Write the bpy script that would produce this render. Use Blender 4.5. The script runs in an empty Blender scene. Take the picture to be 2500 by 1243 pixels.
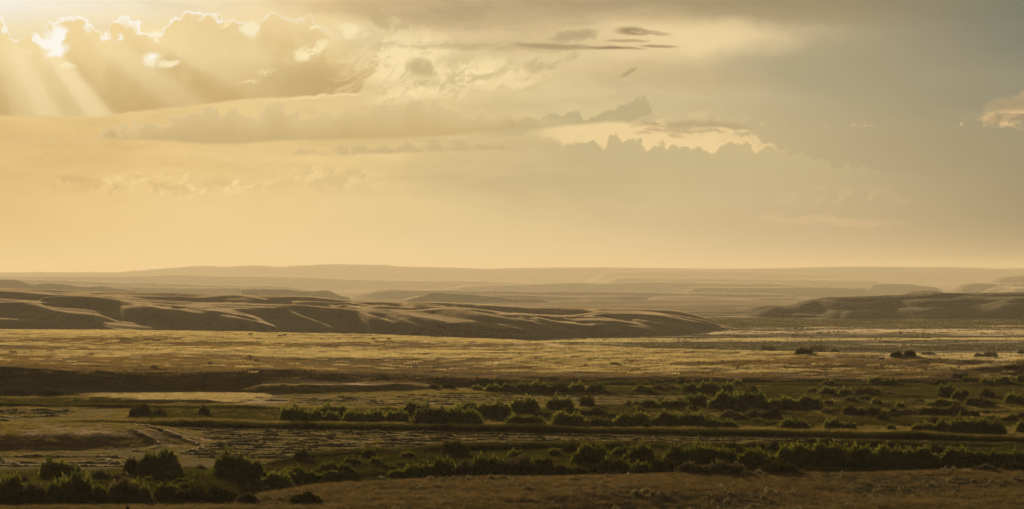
import bpy, math, random
import numpy as np

random.seed(7)
rng = np.random.default_rng(7)
scene = bpy.context.scene
COL = scene.collection

# ------------------------------------------------------------------ camera
EYE = 24.0            # metres above the hay meadow
F = 7000.0            # focal length in pixels of the 2500 px wide photograph
HOR = 655.0           # eye level row
cam_d = bpy.data.cameras.new("camera")
cam_d.sensor_width = 36.0
cam_d.lens = 36.0 * F / 2500.0
cam_d.clip_start = 1.0
cam_d.clip_end = 80000.0
cam = bpy.data.objects.new("camera", cam_d)
cam.location = (0, 0, EYE)
cam.rotation_euler = (math.radians(90) + math.atan((HOR - 621.5) / F), 0, 0)
COL.objects.link(cam)
scene.camera = cam

scene.view_settings.view_transform = 'Standard'
scene.view_settings.look = 'None'
scene.view_settings.exposure = 0.0
scene.view_settings.gamma = 1.0
scene.view_settings.use_curve_mapping = False
scene.cycles.use_denoising = True
scene.cycles.max_bounces = 6
scene.cycles.diffuse_bounces = 2
scene.cycles.glossy_bounces = 2
scene.cycles.transmission_bounces = 3
scene.cycles.volume_bounces = 1
scene.cycles.transparent_max_bounces = 8

# ------------------------------------------------------------------ sun
SUN_AZ = math.atan((-110 - 1250) / F)       # left of the view axis
SUN_EL = math.atan((HOR + 170) / F)
sun_d = bpy.data.lights.new("sun", 'SUN')
sun_d.energy = 5.0
sun_d.angle = math.radians(0.55)
sun_d.color = (1.0, 0.76, 0.46)
sun = bpy.data.objects.new("sun", sun_d)
SUN_DIR = np.array([math.sin(SUN_AZ) * math.cos(SUN_EL), math.cos(SUN_AZ) * math.cos(SUN_EL), math.sin(SUN_EL)])
from mathutils import Vector
sun.rotation_euler = Vector(SUN_DIR.tolist()).to_track_quat('Z', 'Y').to_euler()
sun.location = (SUN_DIR * 500).tolist()
COL.objects.link(sun)


def lin(c):
    out = []
    for v in c[:3]:
        v = v / 255.0
        out.append(v / 12.92 if v <= 0.04045 else ((v + 0.055) / 1.055) ** 2.4)
    return (out[0], out[1], out[2], 1.0)


# ------------------------------------------------------------------ node helper
class NB:
    def __init__(self, tree):
        self.t = tree
        self.n = tree.nodes
        self.l = tree.links

    def node(self, kind, **kw):
        nd = self.n.new(kind)
        for k, v in kw.items():
            setattr(nd, k, v)
        return nd

    def put(self, sock, v):
        if v is None:
            return
        if isinstance(v, bpy.types.NodeSocket):
            self.l.new(v, sock)
        elif isinstance(v, (tuple, list)):
            n = len(sock.default_value)
            v = list(v)[:n] + [1.0] * (n - len(v))
            sock.default_value = v
        else:
            sock.default_value = v

    def m(self, op, a, b=None, c=None, clamp=False):
        nd = self.node('ShaderNodeMath', operation=op, use_clamp=clamp)
        self.put(nd.inputs[0], a)
        self.put(nd.inputs[1], b)
        self.put(nd.inputs[2], c)
        return nd.outputs[0]

    def add(self, a, b): return self.m('ADD', a, b)
    def sub(self, a, b): return self.m('SUBTRACT', a, b)
    def mul(self, a, b): return self.m('MULTIPLY', a, b)
    def mad(self, a, b, c): return self.m('MULTIPLY_ADD', a, b, c)

    def step(self, x, lo, hi, a=0.0, b=1.0):
        nd = self.node('ShaderNodeMapRange', interpolation_type='SMOOTHSTEP')
        self.put(nd.inputs['Value'], x)
        self.put(nd.inputs['From Min'], lo)
        self.put(nd.inputs['From Max'], hi)
        self.put(nd.inputs['To Min'], a)
        self.put(nd.inputs['To Max'], b)
        return nd.outputs[0]

    def lrp(self, x, lo, hi, a=0.0, b=1.0):
        nd = self.node('ShaderNodeMapRange', interpolation_type='LINEAR')
        self.put(nd.inputs['Value'], x)
        self.put(nd.inputs['From Min'], lo)
        self.put(nd.inputs['From Max'], hi)
        self.put(nd.inputs['To Min'], a)
        self.put(nd.inputs['To Max'], b)
        return nd.outputs[0]

    def mix(self, f, a, b, mode='MIX'):
        nd = self.node('ShaderNodeMix', data_type='RGBA', blend_type=mode)
        self.put(nd.inputs[0], f)
        self.put(nd.inputs[6], a)
        self.put(nd.inputs[7], b)
        return nd.outputs[2]

    def xyz(self, x, y, z=0.0):
        nd = self.node('ShaderNodeCombineXYZ')
        self.put(nd.inputs[0], x)
        self.put(nd.inputs[1], y)
        self.put(nd.inputs[2], z)
        return nd.outputs[0]

    def sep(self, v):
        nd = self.node('ShaderNodeSeparateXYZ')
        self.put(nd.inputs[0], v)
        return nd.outputs

    def v(self, op, a, b=None, c=None):
        nd = self.node('ShaderNodeVectorMath', operation=op)
        self.put(nd.inputs[0], a)
        self.put(nd.inputs[1], b)
        if c is not None:
            self.put(nd.inputs[2], c)
        return nd.outputs['Value'] if op in ('LENGTH', 'DOT_PRODUCT', 'DISTANCE') else nd.outputs[0]

    def mapping(self, vec, loc=(0, 0, 0), rot=(0, 0, 0), scale=(1, 1, 1), kind='TEXTURE'):
        nd = self.node('ShaderNodeMapping', vector_type=kind)
        self.put(nd.inputs[0], vec)
        nd.inputs[1].default_value = loc
        nd.inputs[2].default_value = rot
        nd.inputs[3].default_value = scale
        return nd.outputs[0]

    def noise(self, vec, scale, detail=3.0, rough=0.5, dist=0.0, out=0, lac=2.0):
        nd = self.node('ShaderNodeTexNoise', noise_dimensions='3D')
        self.put(nd.inputs['Vector'], vec)
        nd.inputs['Scale'].default_value = scale
        nd.inputs['Detail'].default_value = detail
        nd.inputs['Roughness'].default_value = rough
        nd.inputs['Lacunarity'].default_value = lac
        nd.inputs['Distortion'].default_value = dist
        return nd.outputs[out]

    def ramp(self, x, stops, interp='LINEAR'):
        nd = self.node('ShaderNodeValToRGB')
        cr = nd.color_ramp
        cr.interpolation = interp
        while len(cr.elements) < len(stops):
            cr.elements.new(0.5)
        for e, (p, c) in zip(cr.elements, stops):
            e.position = p
        for e, (p, c) in zip(cr.elements, stops):
            e.color = c if len(c) == 4 else (*c, 1.0)
        self.put(nd.inputs[0], x)
        return nd.outputs[0]

    def curve(self, x, pts, x0, x1, smooth=False):
        """piecewise curve y(x), y in 0..1"""
        nd = self.node('ShaderNodeFloatCurve')
        c = nd.mapping.curves[0]
        pts = [((px - x0) / (x1 - x0), py) for px, py in pts]
        pts = [(min(max(a, 0), 1), b) for a, b in pts]
        while len(c.points) < len(pts):
            c.points.new(0.5, 0.5)
        for p, (a, b) in zip(c.points, pts):
            p.location = (a, b)
            p.handle_type = 'AUTO_CLAMPED' if smooth else 'VECTOR'
        nd.mapping.use_clip = False
        nd.mapping.update()
        self.put(nd.inputs[0], 1.0)
        self.put(nd.inputs[1], self.lrp(x, x0, x1))
        return nd.outputs[0]

# ------------------------------------------------------------------ world: evening sky with broken cloud
world = bpy.data.worlds.new("World")
scene.world = world
world.use_nodes = True
world.cycles.sampling_method = 'MANUAL'
world.cycles.sample_map_resolution = 1024
wt = world.node_tree
wt.nodes.clear()
S = NB(wt)
tc = S.node('ShaderNodeTexCoord')
dx, dy, dz = S.sep(tc.outputs['Generated'])
fy = S.m('MAXIMUM', dy, 0.25)
# direction written as 1000ths: u to the right, v downwards, 7000 per unit tangent
u = S.mad(S.m('DIVIDE', dx, fy), 7.0, 1.25)
v = S.mad(S.m('DIVIDE', dz, fy), -7.0, 0.655)
P = S.xyz(u, v, 0.0)


def row(y, cols):
    return (y, cols)


XS = [-0.3, 0.0, 0.4, 0.8, 1.25, 1.7, 2.1, 2.5, 2.9]
ROWS = [
    (0.655, [(226, 194, 132), (232, 200, 138), (240, 210, 150), (238, 210, 154), (231, 205, 157), (213, 190, 143), (204, 180, 136), (178, 155, 116), (150, 135, 106)]),
    (0.520, [(222, 188, 124), (230, 194, 128), (240, 208, 144), (238, 207, 148), (219, 196, 143), (203, 181, 137), (194, 171, 130), (160, 143, 110), (138, 128, 103)]),
    (0.370, [(220, 182, 112), (226, 189, 124), (232, 196, 128), (228, 196, 132), (208, 187, 137), (204, 184, 136), (182, 163, 126), (158, 144, 114), (134, 128, 106)]),
    (0.200, [(230, 200, 130), (238, 206, 140), (236, 206, 142), (230, 202, 146), (222, 202, 150), (210, 189, 146), (166, 154, 124), (146, 141, 117), (122, 124, 108)]),
    (0.085, [(248, 232, 190), (249, 232, 188), (250, 228, 176), (246, 222, 168), (208, 185, 140), (232, 205, 154), (168, 154, 124), (124, 125, 108), (106, 113, 104)]),
    (0.000, [(250, 246, 236), (250, 247, 238), (251, 236, 204), (238, 208, 152), (178, 158, 122), (168, 148, 112), (150, 136, 108), (122, 124, 105), (106, 112, 102)]),
    (-0.50, [(240, 215, 170), (240, 215, 170), (225, 196, 150), (190, 168, 130), (160, 146, 120), (140, 132, 112), (124, 121, 106), (108, 112, 104), (98, 105, 102)]),
]
uf = S.lrp(u, XS[0], XS[-1])
base = None
for i, (yy, cols) in enumerate(ROWS):
    r = S.ramp(uf, [((x - XS[0]) / (XS[-1] - XS[0]), lin(c)) for x, c in zip(XS, cols)], 'B_SPLINE' if i not in (4, 5) else 'LINEAR')
    if base is None:
        base = r
    else:
        base = S.mix(S.step(v, ROWS[i - 1][0], yy), base, r)

# coordinates bent by billows (fine and coarse)
nA = S.noise(P, 11.0, 7.0, 0.58, 0.0, out=1)
nAo = S.v('SUBTRACT', nA, (0.5, 0.5, 0.5))
Pp = S.v('MULTIPLY_ADD', nAo, (0.040, 0.040, 0.0), P)          # puffy
Pf = S.v('MULTIPLY_ADD', nAo, (0.20, 0.05, 0.0), P)            # feathery
cu, cv0, _ = S.sep(Pp)


def cells(vec, scale):
    nd = S.node('ShaderNodeTexVoronoi', voronoi_dimensions='2D', feature='SMOOTH_F1')
    S.put(nd.inputs['Vector'], vec)
    nd.inputs['Scale'].default_value = scale
    nd.inputs['Smoothness'].default_value = 0.35
    return nd.outputs['Distance']


vA = cells(S.v('MULTIPLY_ADD', nAo, (0.03, 0.03, 0), P), 24.0)
vB = cells(S.v('MULTIPLY_ADD', nAo, (0.05, 0.05, 0), P), 62.0)
puff = S.add(S.mul(S.sub(0.42, vA), 0.030), S.mul(S.sub(0.42, vB), 0.013))
cv = S.add(cv0, puff)
cvb = S.add(v, S.mul(S.sub(cv0, v), 0.35))
Ph = tuple(S.sep(S.v('MULTIPLY_ADD', nAo, (0.075, 0.075, 0.0), P))[:2])
Pf = tuple(S.sep(Pf)[:2])
Pl = tuple(S.sep(S.v('MULTIPLY_ADD', nAo, (0.07, 0.014, 0.0), P))[:2])
Pq = S.v('MULTIPLY_ADD', nAo, (0.004, 0.004, 0.0), P)
nS = S.noise(S.mapping(Pq, rot=(0, 0, 0.06), scale=(4.0, 1.0, 1.0), kind='TEXTURE'), 15.0, 7.0, 0.66, 0.15)   # flat streaks
nW = S.noise(S.mapping(Pq, rot=(0, 0, -0.55), scale=(2.0, 1.0, 1.0), kind='TEXTURE'), 30.0, 8.0, 0.70, 0.6)   # combed wisps
nP = S.noise(Pq, 17.0, 5.0, 0.55, 0.2)                            # soft puffs


def blob(cx, cy, rx, ry, ang=0.0, vec=None, hard=1.0):
    """soft oval patch, 1 in the middle to 0 at the radius"""
    x_, y_ = vec if vec is not None else Pf
    cx, cy, rx, ry = cx / 1000, cy / 1000, rx / 1000, ry / 1000
    ca, sa = math.cos(math.radians(ang)), math.sin(math.radians(ang))
    if abs(ang) < 0.01:
        a_ = S.mad(x_, 1 / rx, -cx / rx)
        b_ = S.mad(y_, 1 / ry, -cy / ry)
    else:
        a_ = S.mad(y_, sa / rx, S.mad(x_, ca / rx, -(cx * ca + cy * sa) / rx))
        b_ = S.mad(y_, ca / ry, S.mad(x_, -sa / ry, (cx * sa - cy * ca) / ry))
    q = S.mad(a_, a_, S.mul(b_, b_))
    return S.step(q, 1.0, (1.0 - hard) ** 2)


def over(c, f, rgb, op=1.0):
    return S.mix(S.mul(f, op) if op != 1.0 else f, c, lin(rgb) if isinstance(rgb, tuple) else rgb)


def gate(n, lo, hi, f):
    return S.mul(S.step(n, lo, hi), f)


c = base
# broad tone
c = over(c, blob(1150, 15, 420, 70), (176, 152, 116), 0.75)
c = over(c, blob(1680, 92, 330, 52, 3), (240, 214, 162), 0.75)
c = over(c, blob(1850, 22, 420, 38, 5), (158, 142, 108), 0.55)
c = over(c, blob(1430, 150, 240, 60), (236, 208, 158), 0.65)
c = over(c, blob(2000, 160, 320, 90), (160, 150, 122), 0.5)
c = over(c, blob(1650, 190, 330, 45, 4), (192, 168, 124), 0.5)
c = over(c, blob(700, 375, 420, 40), (243, 210, 146), 0.6)
c = over(c, blob(120, 350, 330, 32), (222, 186, 122), 0.7)
c = over(c, blob(1300, 590, 500, 60), (232, 202, 150), 0.3)
c = over(c, blob(1330, 430, 420, 110), (196, 174, 130), 0.5)
c = over(c, blob(2000, 540, 240, 14, 1), (218, 186, 138), 0.55)
clm = S.step(u, 2.0, 1.3, 0.15, 1.0)
c = over(c, S.mul(S.mul(S.step(nS, 0.35, 0.75), clm), S.step(v, 0.62, 0.30)), (196, 170, 124), 0.28)
c = over(c, S.mul(S.mul(S.step(nS, 0.62, 0.40), clm), S.step(v, 0.64, 0.34)), (244, 216, 160), 0.2)

# low rows of faded heaps near the horizon
c = over(c, gate(nW, 0.47, 0.62, blob(460, 450, 260, 40)), (250, 222, 158), 1.0)
c = over(c, gate(nP, 0.50, 0.60, blob(330, 455, 330, 32)), (218, 184, 122), 0.7)
c = over(c, gate(nW, 0.46, 0.60, blob(800, 440, 170, 42)), (246, 216, 154), 0.75)
c = over(c, gate(nP, 0.50, 0.60, blob(820, 440, 190, 50)), (214, 184, 128), 0.5)
c = over(c, gate(nP, 0.48, 0.56, blob(130, 440, 130, 18)), (212, 176, 116), 0.6)
c = over(c, gate(nW, 0.48, 0.62, blob(2010, 480, 260, 34)), (214, 188, 140), 0.55)
c = over(c, gate(nS, 0.45, 0.60, blob(900, 395, 260, 20, -6)), (242, 212, 152), 0.7)


def cloud(c, top, bot, ctop, cbot, st=0.006, sb=0.02, op=1.0, xr=None, rim=None, rimw=0.012, shade=None, warp=None, pk=-10.0, xl=None):
    x0 = min(p[0] for p in top) / 1000.0
    x1 = max(p[0] for p in top) / 1000.0
    a, b = (cu, cv) if warp is None else warp
    t = S.curve(a, [(px / 1000, py / 1000 + 0.2) for px, py in top], x0, x1)
    bt = S.curve(a, [(px / 1000, py / 1000 + 0.2) for px, py in bot], x0, x1)
    yy = S.add(b, 0.2)
    d = S.sub(yy, t)
    e = S.sub(bt, S.add(cvb, 0.2))
    mk = S.mul(S.step(d, 0.0, st), S.step(e, 0.0, sb))
    if xr is not None:
        mk = S.mul(mk, S.step(S.add(a, S.mul(S.sub(nW, 0.5), xr[2])), xr[0], xr[1]))
    if xl is not None:
        mk = S.mul(mk, S.step(S.add(a, S.mul(S.sub(nS, 0.5), xl[2])), xl[0], xl[1]))
    f = S.m('DIVIDE', d, S.m('MAXIMUM', S.sub(bt, t), 0.02))
    col = S.mix(S.step(S.add(S.add(f, S.mul(S.sub(nP, 0.5), 0.45)), S.mul(puff, pk)), -0.05, 1.0), lin(ctop), lin(cbot))
    if shade is not None:
        col = shade(col)
    if rim is not None:
        rf = S.mul(S.step(d, S.mul(rimw, S.lrp(nP, 0.35, 0.65, 0.2, 2.4)), 0.0), rim[1])
        col = S.mix(rf, col, lin(rim[0]))
    return S.mix(S.mul(mk, op) if op != 1.0 else mk, c, col), mk


# thin upper cloud right of the towers
c, _ = cloud(c, [(820, 90), (870, 66), (900, 34), (930, 24), (975, 38), (1010, 72), (1100, 102), (1300, 104), (1420, 98), (1500, 112), (1560, 170)],
             [(820, 95), (870, 180), (1000, 240), (1180, 235), (1300, 215), (1450, 190), (1560, 160)],
             (228, 206, 156), (216, 194, 144), st=0.03, sb=0.05, op=0.75)
c = over(c, blob(925, 52, 46, 24, 25), (196, 172, 124), 0.8)
c = over(c, blob(980, 66, 26, 14, 20), (200, 176, 130), 0.7)
c = over(c, gate(nW, 0.38, 0.54, blob(1000, 150, 150, 60, -20)), (252, 228, 174), 0.95)
c = over(c, gate(nP, 0.44, 0.53, blob(960, 120, 120, 50, -20)), (250, 228, 176), 0.6)
c = over(c, gate(nW, 0.40, 0.54, blob(1090, 200, 260, 46, -12)), (250, 226, 172), 1.0)
c = over(c, gate(nP, 0.47, 0.55, blob(1090, 190, 230, 50, -12)), (206, 184, 134), 0.5)
c = over(c, gate(nS, 0.42, 0.55, blob(1160, 212, 200, 14, -6)), (252, 226, 172), 0.9)
c = over(c, gate(nW, 0.40, 0.55, blob(1260, 190, 130, 26, -10)), (244, 218, 164), 0.75)
c = over(c, blob(1035, 165, 45, 26, 10), (196, 174, 126), 0.75)
c = over(c, gate(nS, 0.42, 0.55, blob(1180, 110, 330, 16)), (198, 174, 130), 0.7)
c = over(c, gate(nW, 0.44, 0.56, blob(1340, 150, 70, 30, -25)), (196, 172, 128), 0.7)
# dark slivers over the bright gap
c = over(c, blob(1405, 82, 85, 17, -8), (168, 150, 113), 0.65)
c = over(c, blob(1355, 112, 130, 9, 2, Pl), (168, 146, 106), 0.75)
c = over(c, gate(nS, 0.40, 0.50, blob(1545, 77, 50, 14, 4, Pl)), (160, 138, 100), 0.95)
c = over(c, gate(nS, 0.36, 0.50, blob(1600, 80, 60, 8, 6, Pl)), (172, 150, 110), 0.8)
c = over(c, gate(nS, 0.33, 0.48, blob(1500, 117, 90, 6, 2, Pl)), (156, 134, 96), 0.95)
c = over(c, gate(nS, 0.35, 0.48, blob(1605, 113, 60, 5, 1, Pl)), (166, 144, 106), 0.85)
c = over(c, gate(nS, 0.36, 0.50, blob(1530, 100, 70, 5, 1, Pl)), (180, 156, 114), 0.8)
c = over(c, blob(1535, 178, 26, 7, -32, Pl), (172, 152, 112), 0.7)
c = over(c, gate(nS, 0.35, 0.5, blob(1600, 211, 60, 4, 2, Pl)), (214, 184, 138), 0.6)

# long grey cloud under the bank
c, _ = cloud(c, [(160, 350), (220, 338), (262, 320), (276, 308), (300, 306), (335, 300), (360, 302), (385, 300), (420, 288), (450, 268), (490, 264), (530, 260), (540, 272), (556, 266), (574, 258), (582, 272), (610, 284), (645, 272), (652, 256), (668, 250), (690, 256), (704, 276), (740, 284), (800, 280), (850, 270), (880, 258), (905, 262), (930, 252), (960, 264), (985, 258), (1000, 240), (1020, 246), (1040, 262), (1080, 254), (1140, 272), (1220, 268), (1320, 290), (1420, 310)],
             [(160, 352), (240, 346), (330, 345), (450, 352), (520, 356), (620, 353), (720, 347), (900, 344), (1080, 338), (1240, 322), (1420, 312)],
             (220, 194, 142), (203, 175, 122), st=0.007, sb=0.012, op=0.9, rim=((236, 208, 152), 0.45))
c, _ = cloud(c, [(660, 382), (740, 362), (800, 352), (1000, 345), (1100, 342), (1250, 352), (1300, 366)],
             [(660, 383), (750, 382), (900, 382), (1050, 376), (1150, 372), (1300, 366)],
             (206, 182, 134), (202, 177, 126), st=0.02, sb=0.010, op=0.8)

# right hand middle: slot of bright sky, tower above it, heads below it
slot = blob(1590, 335, 330, 42, 6, (cu, cv), 0.45)
c = over(c, slot, (241, 212, 156), 0.95)
c = over(c, blob(1800, 345, 150, 20, 14, (cu, cv), 0.6), (236, 206, 150), 0.7)
c = over(c, gate(nS, 0.44, 0.56, blob(1680, 308, 200, 22, 4)), (184, 160, 118), 0.75)
c = over(c, gate(nS, 0.44, 0.52, blob(1600, 328, 110, 14, 2)), (186, 162, 118), 0.7)
c = over(c, gate(nW, 0.44, 0.55, blob(1760, 284, 100, 20, 5)), (222, 196, 146), 0.75)
c = over(c, gate(nS, 0.36, 0.52, blob(1810, 324, 120, 8, 10)), (243, 212, 154), 0.7)
c, _ = cloud(c, [(1020, 330), (1130, 296), (1240, 292), (1320, 284), (1340, 275), (1380, 272), (1400, 262), (1412, 264), (1424, 280), (1450, 272), (1480, 268), (1500, 272), (1512, 262), (1524, 254), (1530, 240), (1540, 230), (1556, 229), (1564, 240), (1574, 238), (1590, 252), (1602, 262), (1618, 300)],
             [(1020, 330), (1130, 345), (1240, 340), (1320, 320), (1400, 313), (1480, 306), (1540, 303), (1570, 292), (1618, 284)],
             (188, 172, 130), (190, 171, 126), st=0.010, sb=0.014, op=0.85, xl=(1.16, 1.42, 0.15))
c, _ = cloud(c, [(1240, 420), (1300, 358), (1345, 345), (1380, 350), (1390, 343), (1400, 347), (1412, 358), (1422, 345), (1432, 341), (1452, 338), (1470, 356), (1484, 335), (1492, 325), (1502, 327), (1514, 338), (1532, 332), (1545, 342), (1560, 344), (1574, 356), (1610, 350), (1625, 354), (1640, 350), (1652, 356), (1664, 372), (1678, 362), (1690, 366), (1705, 372), (1740, 362), (1780, 345), (1800, 342), (1830, 360), (1900, 362), (2050, 400), (2300, 440)],
             [(1240, 430), (1300, 470), (1500, 520), (1800, 540), (2050, 500), (2300, 450)],
             (200, 180, 134), (204, 183, 137), st=0.006, sb=0.17, op=0.92, xl=(1.27, 1.38, 0.1))

# sun shafts falling out of the big bank: strength by bearing from the sun
ang = S.m('MULTIPLY', S.m('ARCTAN2', S.add(v, 0.182), S.add(u, 0.114)), 57.2958)
shaft = S.curve(ang, [(5, 0.0), (16, 0.05), (21, 0.45), (26, 1.0), (30, 0.7), (33, 0.08), (36.5, 0.6), (40, 0.35), (44, 0.02), (48, 0.08), (50, 0.6), (52.5, 1.0), (55, 0.75), (58, 0.45), (63, 0.85), (67, 0.6), (72, 0.3), (77, 0.02), (90, 0.2)], 5, 90, smooth=True)
rad = S.v('LENGTH', S.xyz(S.add(u, 0.114), S.add(v, 0.182)))
shaft = S.mul(shaft, S.mul(S.step(rad, 1.05, 0.35), S.step(v, 0.03, 0.14)))


def bank_shade(col):
    col = S.mix(S.mul(blob(760, 205, 150, 60, 8, (u, v)), 0.55), col, lin((190, 164, 114)))
    col = S.mix(S.mul(blob(140, 40, 420, 160, 0, (u, v)), 0.5), col, lin((246, 218, 158)))
    return S.mix(S.mul(shaft, 0.88), col, lin((250, 228, 176)))


bank_top = [(-400, 60), (-200, 20), (-60, 30), (0, 50), (12, 60), (20, 68), (26, 92), (50, 96), (68, 84), (80, 80), (95, 95), (112, 116), (114, 52), (130, 46), (150, 49), (160, 40), (175, 36), (188, 38), (210, 58), (230, 70), (250, 82), (270, 84), (273, 52), (285, 48), (320, 49), (345, 62), (372, 76), (400, 74), (412, 56), (430, 44), (455, 38), (480, 26), (498, 34), (540, 40), (575, 43), (596, 60), (610, 84), (618, 82), (640, 46), (660, 30), (680, 27), (700, 42), (722, 46), (742, 44), (765, 43), (785, 52), (802, 70), (808, 88), (830, 84), (850, 68), (866, 68), (892, 80), (920, 110), (950, 130), (970, 160), (980, 230)]
bank_bot = [(-400, 290), (0, 287), (100, 286), (240, 290), (330, 276), (480, 260), (600, 247), (650, 242), (780, 238), (860, 233), (900, 215), (940, 180), (980, 150)]
c, mbank = cloud(c, bank_top, bank_bot, (238, 212, 156), (205, 174, 116), st=0.0035, sb=0.008, shade=bank_shade, xr=(0.93, 0.80, 0.5),
                 rim=((255, 250, 238), S.step(u, 0.90, 0.40, 0.15, 0.95)), rimw=0.013)
# holes burning through the bank
WH = (255, 251, 240)
c = over(c, gate(nP, 0.36, 0.50, blob(140, 98, 34, 56, -10, Ph, 0.6)), WH, 0.95)
c = over(c, gate(nP, 0.36, 0.47, blob(128, 130, 34, 16, 0, Ph, 0.6)), WH, 0.9)
c = over(c, blob(165, 168, 30, 10, 4, Ph, 0.7), (252, 234, 188), 0.9)
c = over(c, blob(64, 130, 12, 5, 10, Ph, 0.7), (250, 228, 178), 0.7)
c = over(c, gate(nP, 0.38, 0.50, blob(285, 82, 26, 16, 20, Ph, 0.6)), WH, 0.85)
c = over(c, gate(nP, 0.40, 0.50, blob(385, 85, 26, 24, 0, Ph, 0.7)), (254, 242, 208), 0.9)
c = over(c, gate(nP, 0.40, 0.52, blob(370, 145, 34, 26, 20, Ph, 0.8)), (254, 242, 208), 0.95)
c = over(c, blob(376, 140, 13, 11, 0, Ph, 0.8), WH, 1.0)
c = over(c, gate(nW, 0.34, 0.50, blob(410, 165, 32, 14, -15, Ph, 0.8)), (253, 238, 196), 0.9)
c = over(c, gate(nP, 0.38, 0.50, blob(100, 96, 60, 16, 20, Ph, 0.6)), WH, 0.9)
c = over(c, gate(nP, 0.40, 0.52, blob(615, 75, 30, 30, 60, Ph, 0.7)), (253, 238, 196), 0.8)
c = over(c, gate(nP, 0.42, 0.54, blob(555, 62, 26, 14, -30, Ph, 0.8)), (251, 230, 178), 0.8)
c = over(c, gate(nW, 0.36, 0.50, blob(760, 125, 58, 22, -14, Ph, 0.7)), (254, 236, 186), 0.95)
c = over(c, gate(nW, 0.40, 0.52, blob(645, 172, 30, 10, -14, Ph, 0.7)), (251, 230, 178), 0.8)
c = over(c, gate(nW, 0.42, 0.54, blob(610, 205, 34, 6, -10, Ph, 0.7)), (246, 222, 168), 0.7)
c = over(c, gate(nP, 0.40, 0.55, blob(865, 76, 60, 20, 12, Ph, 0.8)), (252, 236, 188), 0.7)
c = over(c, gate(nP, 0.40, 0.52, blob(772, 63, 12, 7, 0, Ph, 0.8)), (253, 238, 190), 0.8)
c = over(c, gate(nS, 0.32, 0.5, blob(760, 238, 150, 5, -3)), (247, 218, 160), 0.8)
# patch of torn cloud at the right
c = over(c, gate(nS, 0.36, 0.60, blob(2500, 262, 150, 50, -14)), (208, 178, 132), 0.8)
c = over(c, gate(nW, 0.40, 0.56, blob(2500, 300, 150, 26, 8)), (236, 198, 142), 0.85)
c = over(c, gate(nS, 0.42, 0.50, blob(2480, 255, 90, 24, -5)), (160, 144, 112), 0.7)
c = over(c, gate(nS, 0.55, 0.47, blob(2470, 285, 100, 26, -5)), (158, 140, 110), 0.7)

# the rest of the sphere: the same weather away from the sun, over a clear Nishita sky
sky = S.node('ShaderNodeTexSky', sky_type='NISHITA')
sky.sun_disc = False
sky.sun_elevation = SUN_EL
sky.sun_rotation = -SUN_AZ if False else SUN_AZ
sky.air_density = 1.2
sky.dust_density = 3.0
clear = S.v('MULTIPLY', sky.outputs[0], (0.03, 0.03, 0.03))
Pd = S.v('MULTIPLY', tc.outputs['Generated'], (1, 1, 3.0))
veil = S.noise(Pd, 2.2, 6.0, 0.58, 0.4)
far_cloud = S.mix(S.step(dy, -0.6, 0.9), lin((58, 62, 70)), lin((112, 100, 82)))
far_cloud = S.mix(S.step(veil, 0.3, 0.7), far_cloud, lin((80, 77, 72)))
far = S.mix(S.step(veil, 0.36, 0.54, 0.72, 1.0), clear, far_cloud)
away = S.m('MAXIMUM', S.step(S.m('DIVIDE', dz, fy), 0.10, 0.45), S.m('MAXIMUM', S.step(S.m('ABSOLUTE', S.m('DIVIDE', dx, fy)), 0.26, 0.8), S.step(dy, 0.6, 0.1)))
c = S.mix(away, c, far)
bg = S.node('ShaderNodeBackground')
S.put(bg.inputs[0], c)
bg.inputs[1].default_value = 1.0
wo = S.node('ShaderNodeOutputWorld')
S.l.new(bg.outputs[0], wo.inputs[0])

# ------------------------------------------------------------------ numeric helpers
_tab = rng.random((256, 256)).astype(np.float64)


def vnoise(x, y):
    xi = np.floor(x).astype(np.int64)
    yi = np.floor(y).astype(np.int64)
    fx = x - xi
    fy_ = y - yi
    fx = fx * fx * fx * (fx * (fx * 6 - 15) + 10)
    fy_ = fy_ * fy_ * fy_ * (fy_ * (fy_ * 6 - 15) + 10)
    a = _tab[xi & 255, yi & 255]
    b = _tab[(xi + 1) & 255, yi & 255]
    c_ = _tab[xi & 255, (yi + 1) & 255]
    d = _tab[(xi + 1) & 255, (yi + 1) & 255]
    return (a + (b - a) * fx) * (1 - fy_) + (c_ + (d - c_) * fx) * fy_ - 0.5


def fbm(x, y, wave, octv=4, rough=0.5, seed=0.0):
    s = 0.0
    amp = 1.0
    x = np.asarray(x) / wave + 17.3 * seed + 5.1
    y = np.asarray(y) / wave + 9.7 * seed + 3.7
    for _ in range(octv):
        s = s + amp * vnoise(x, y)
        x = x * 2.03 + 1.7
        y = y * 2.03 + 4.1
        amp *= rough
    return s


def ips(X, pts, n=70):
    g = np.arange(-900, 3400, 5.0)
    v_ = np.interp(g, [p[0] for p in pts], [p[1] for p in pts])
    k = np.hanning(n // 5 + 2)[1:-1]
    v_ = np.convolve(np.pad(v_, len(k), mode='edge'), k / k.sum(), 'same')[len(k):-len(k)]
    return np.interp(X, g, v_)


def sstep(x, a, b):
    t = np.clip((x - a) / (b - a), 0, 1)
    return t * t * (3 - 2 * t)


def ip(X, pts):
    return np.interp(X, [p[0] for p in pts], [p[1] for p in pts])


def dist_at(Y, z=0.0):
    return (EYE - z) * F / (np.asarray(Y, dtype=float) - HOR)


def to_xd(x, y):
    r = np.hypot(x, y)
    a = np.clip(np.arctan2(x, y), -0.30, 0.30)
    return 1250 + F * np.tan(a), r * np.cos(a)


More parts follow.
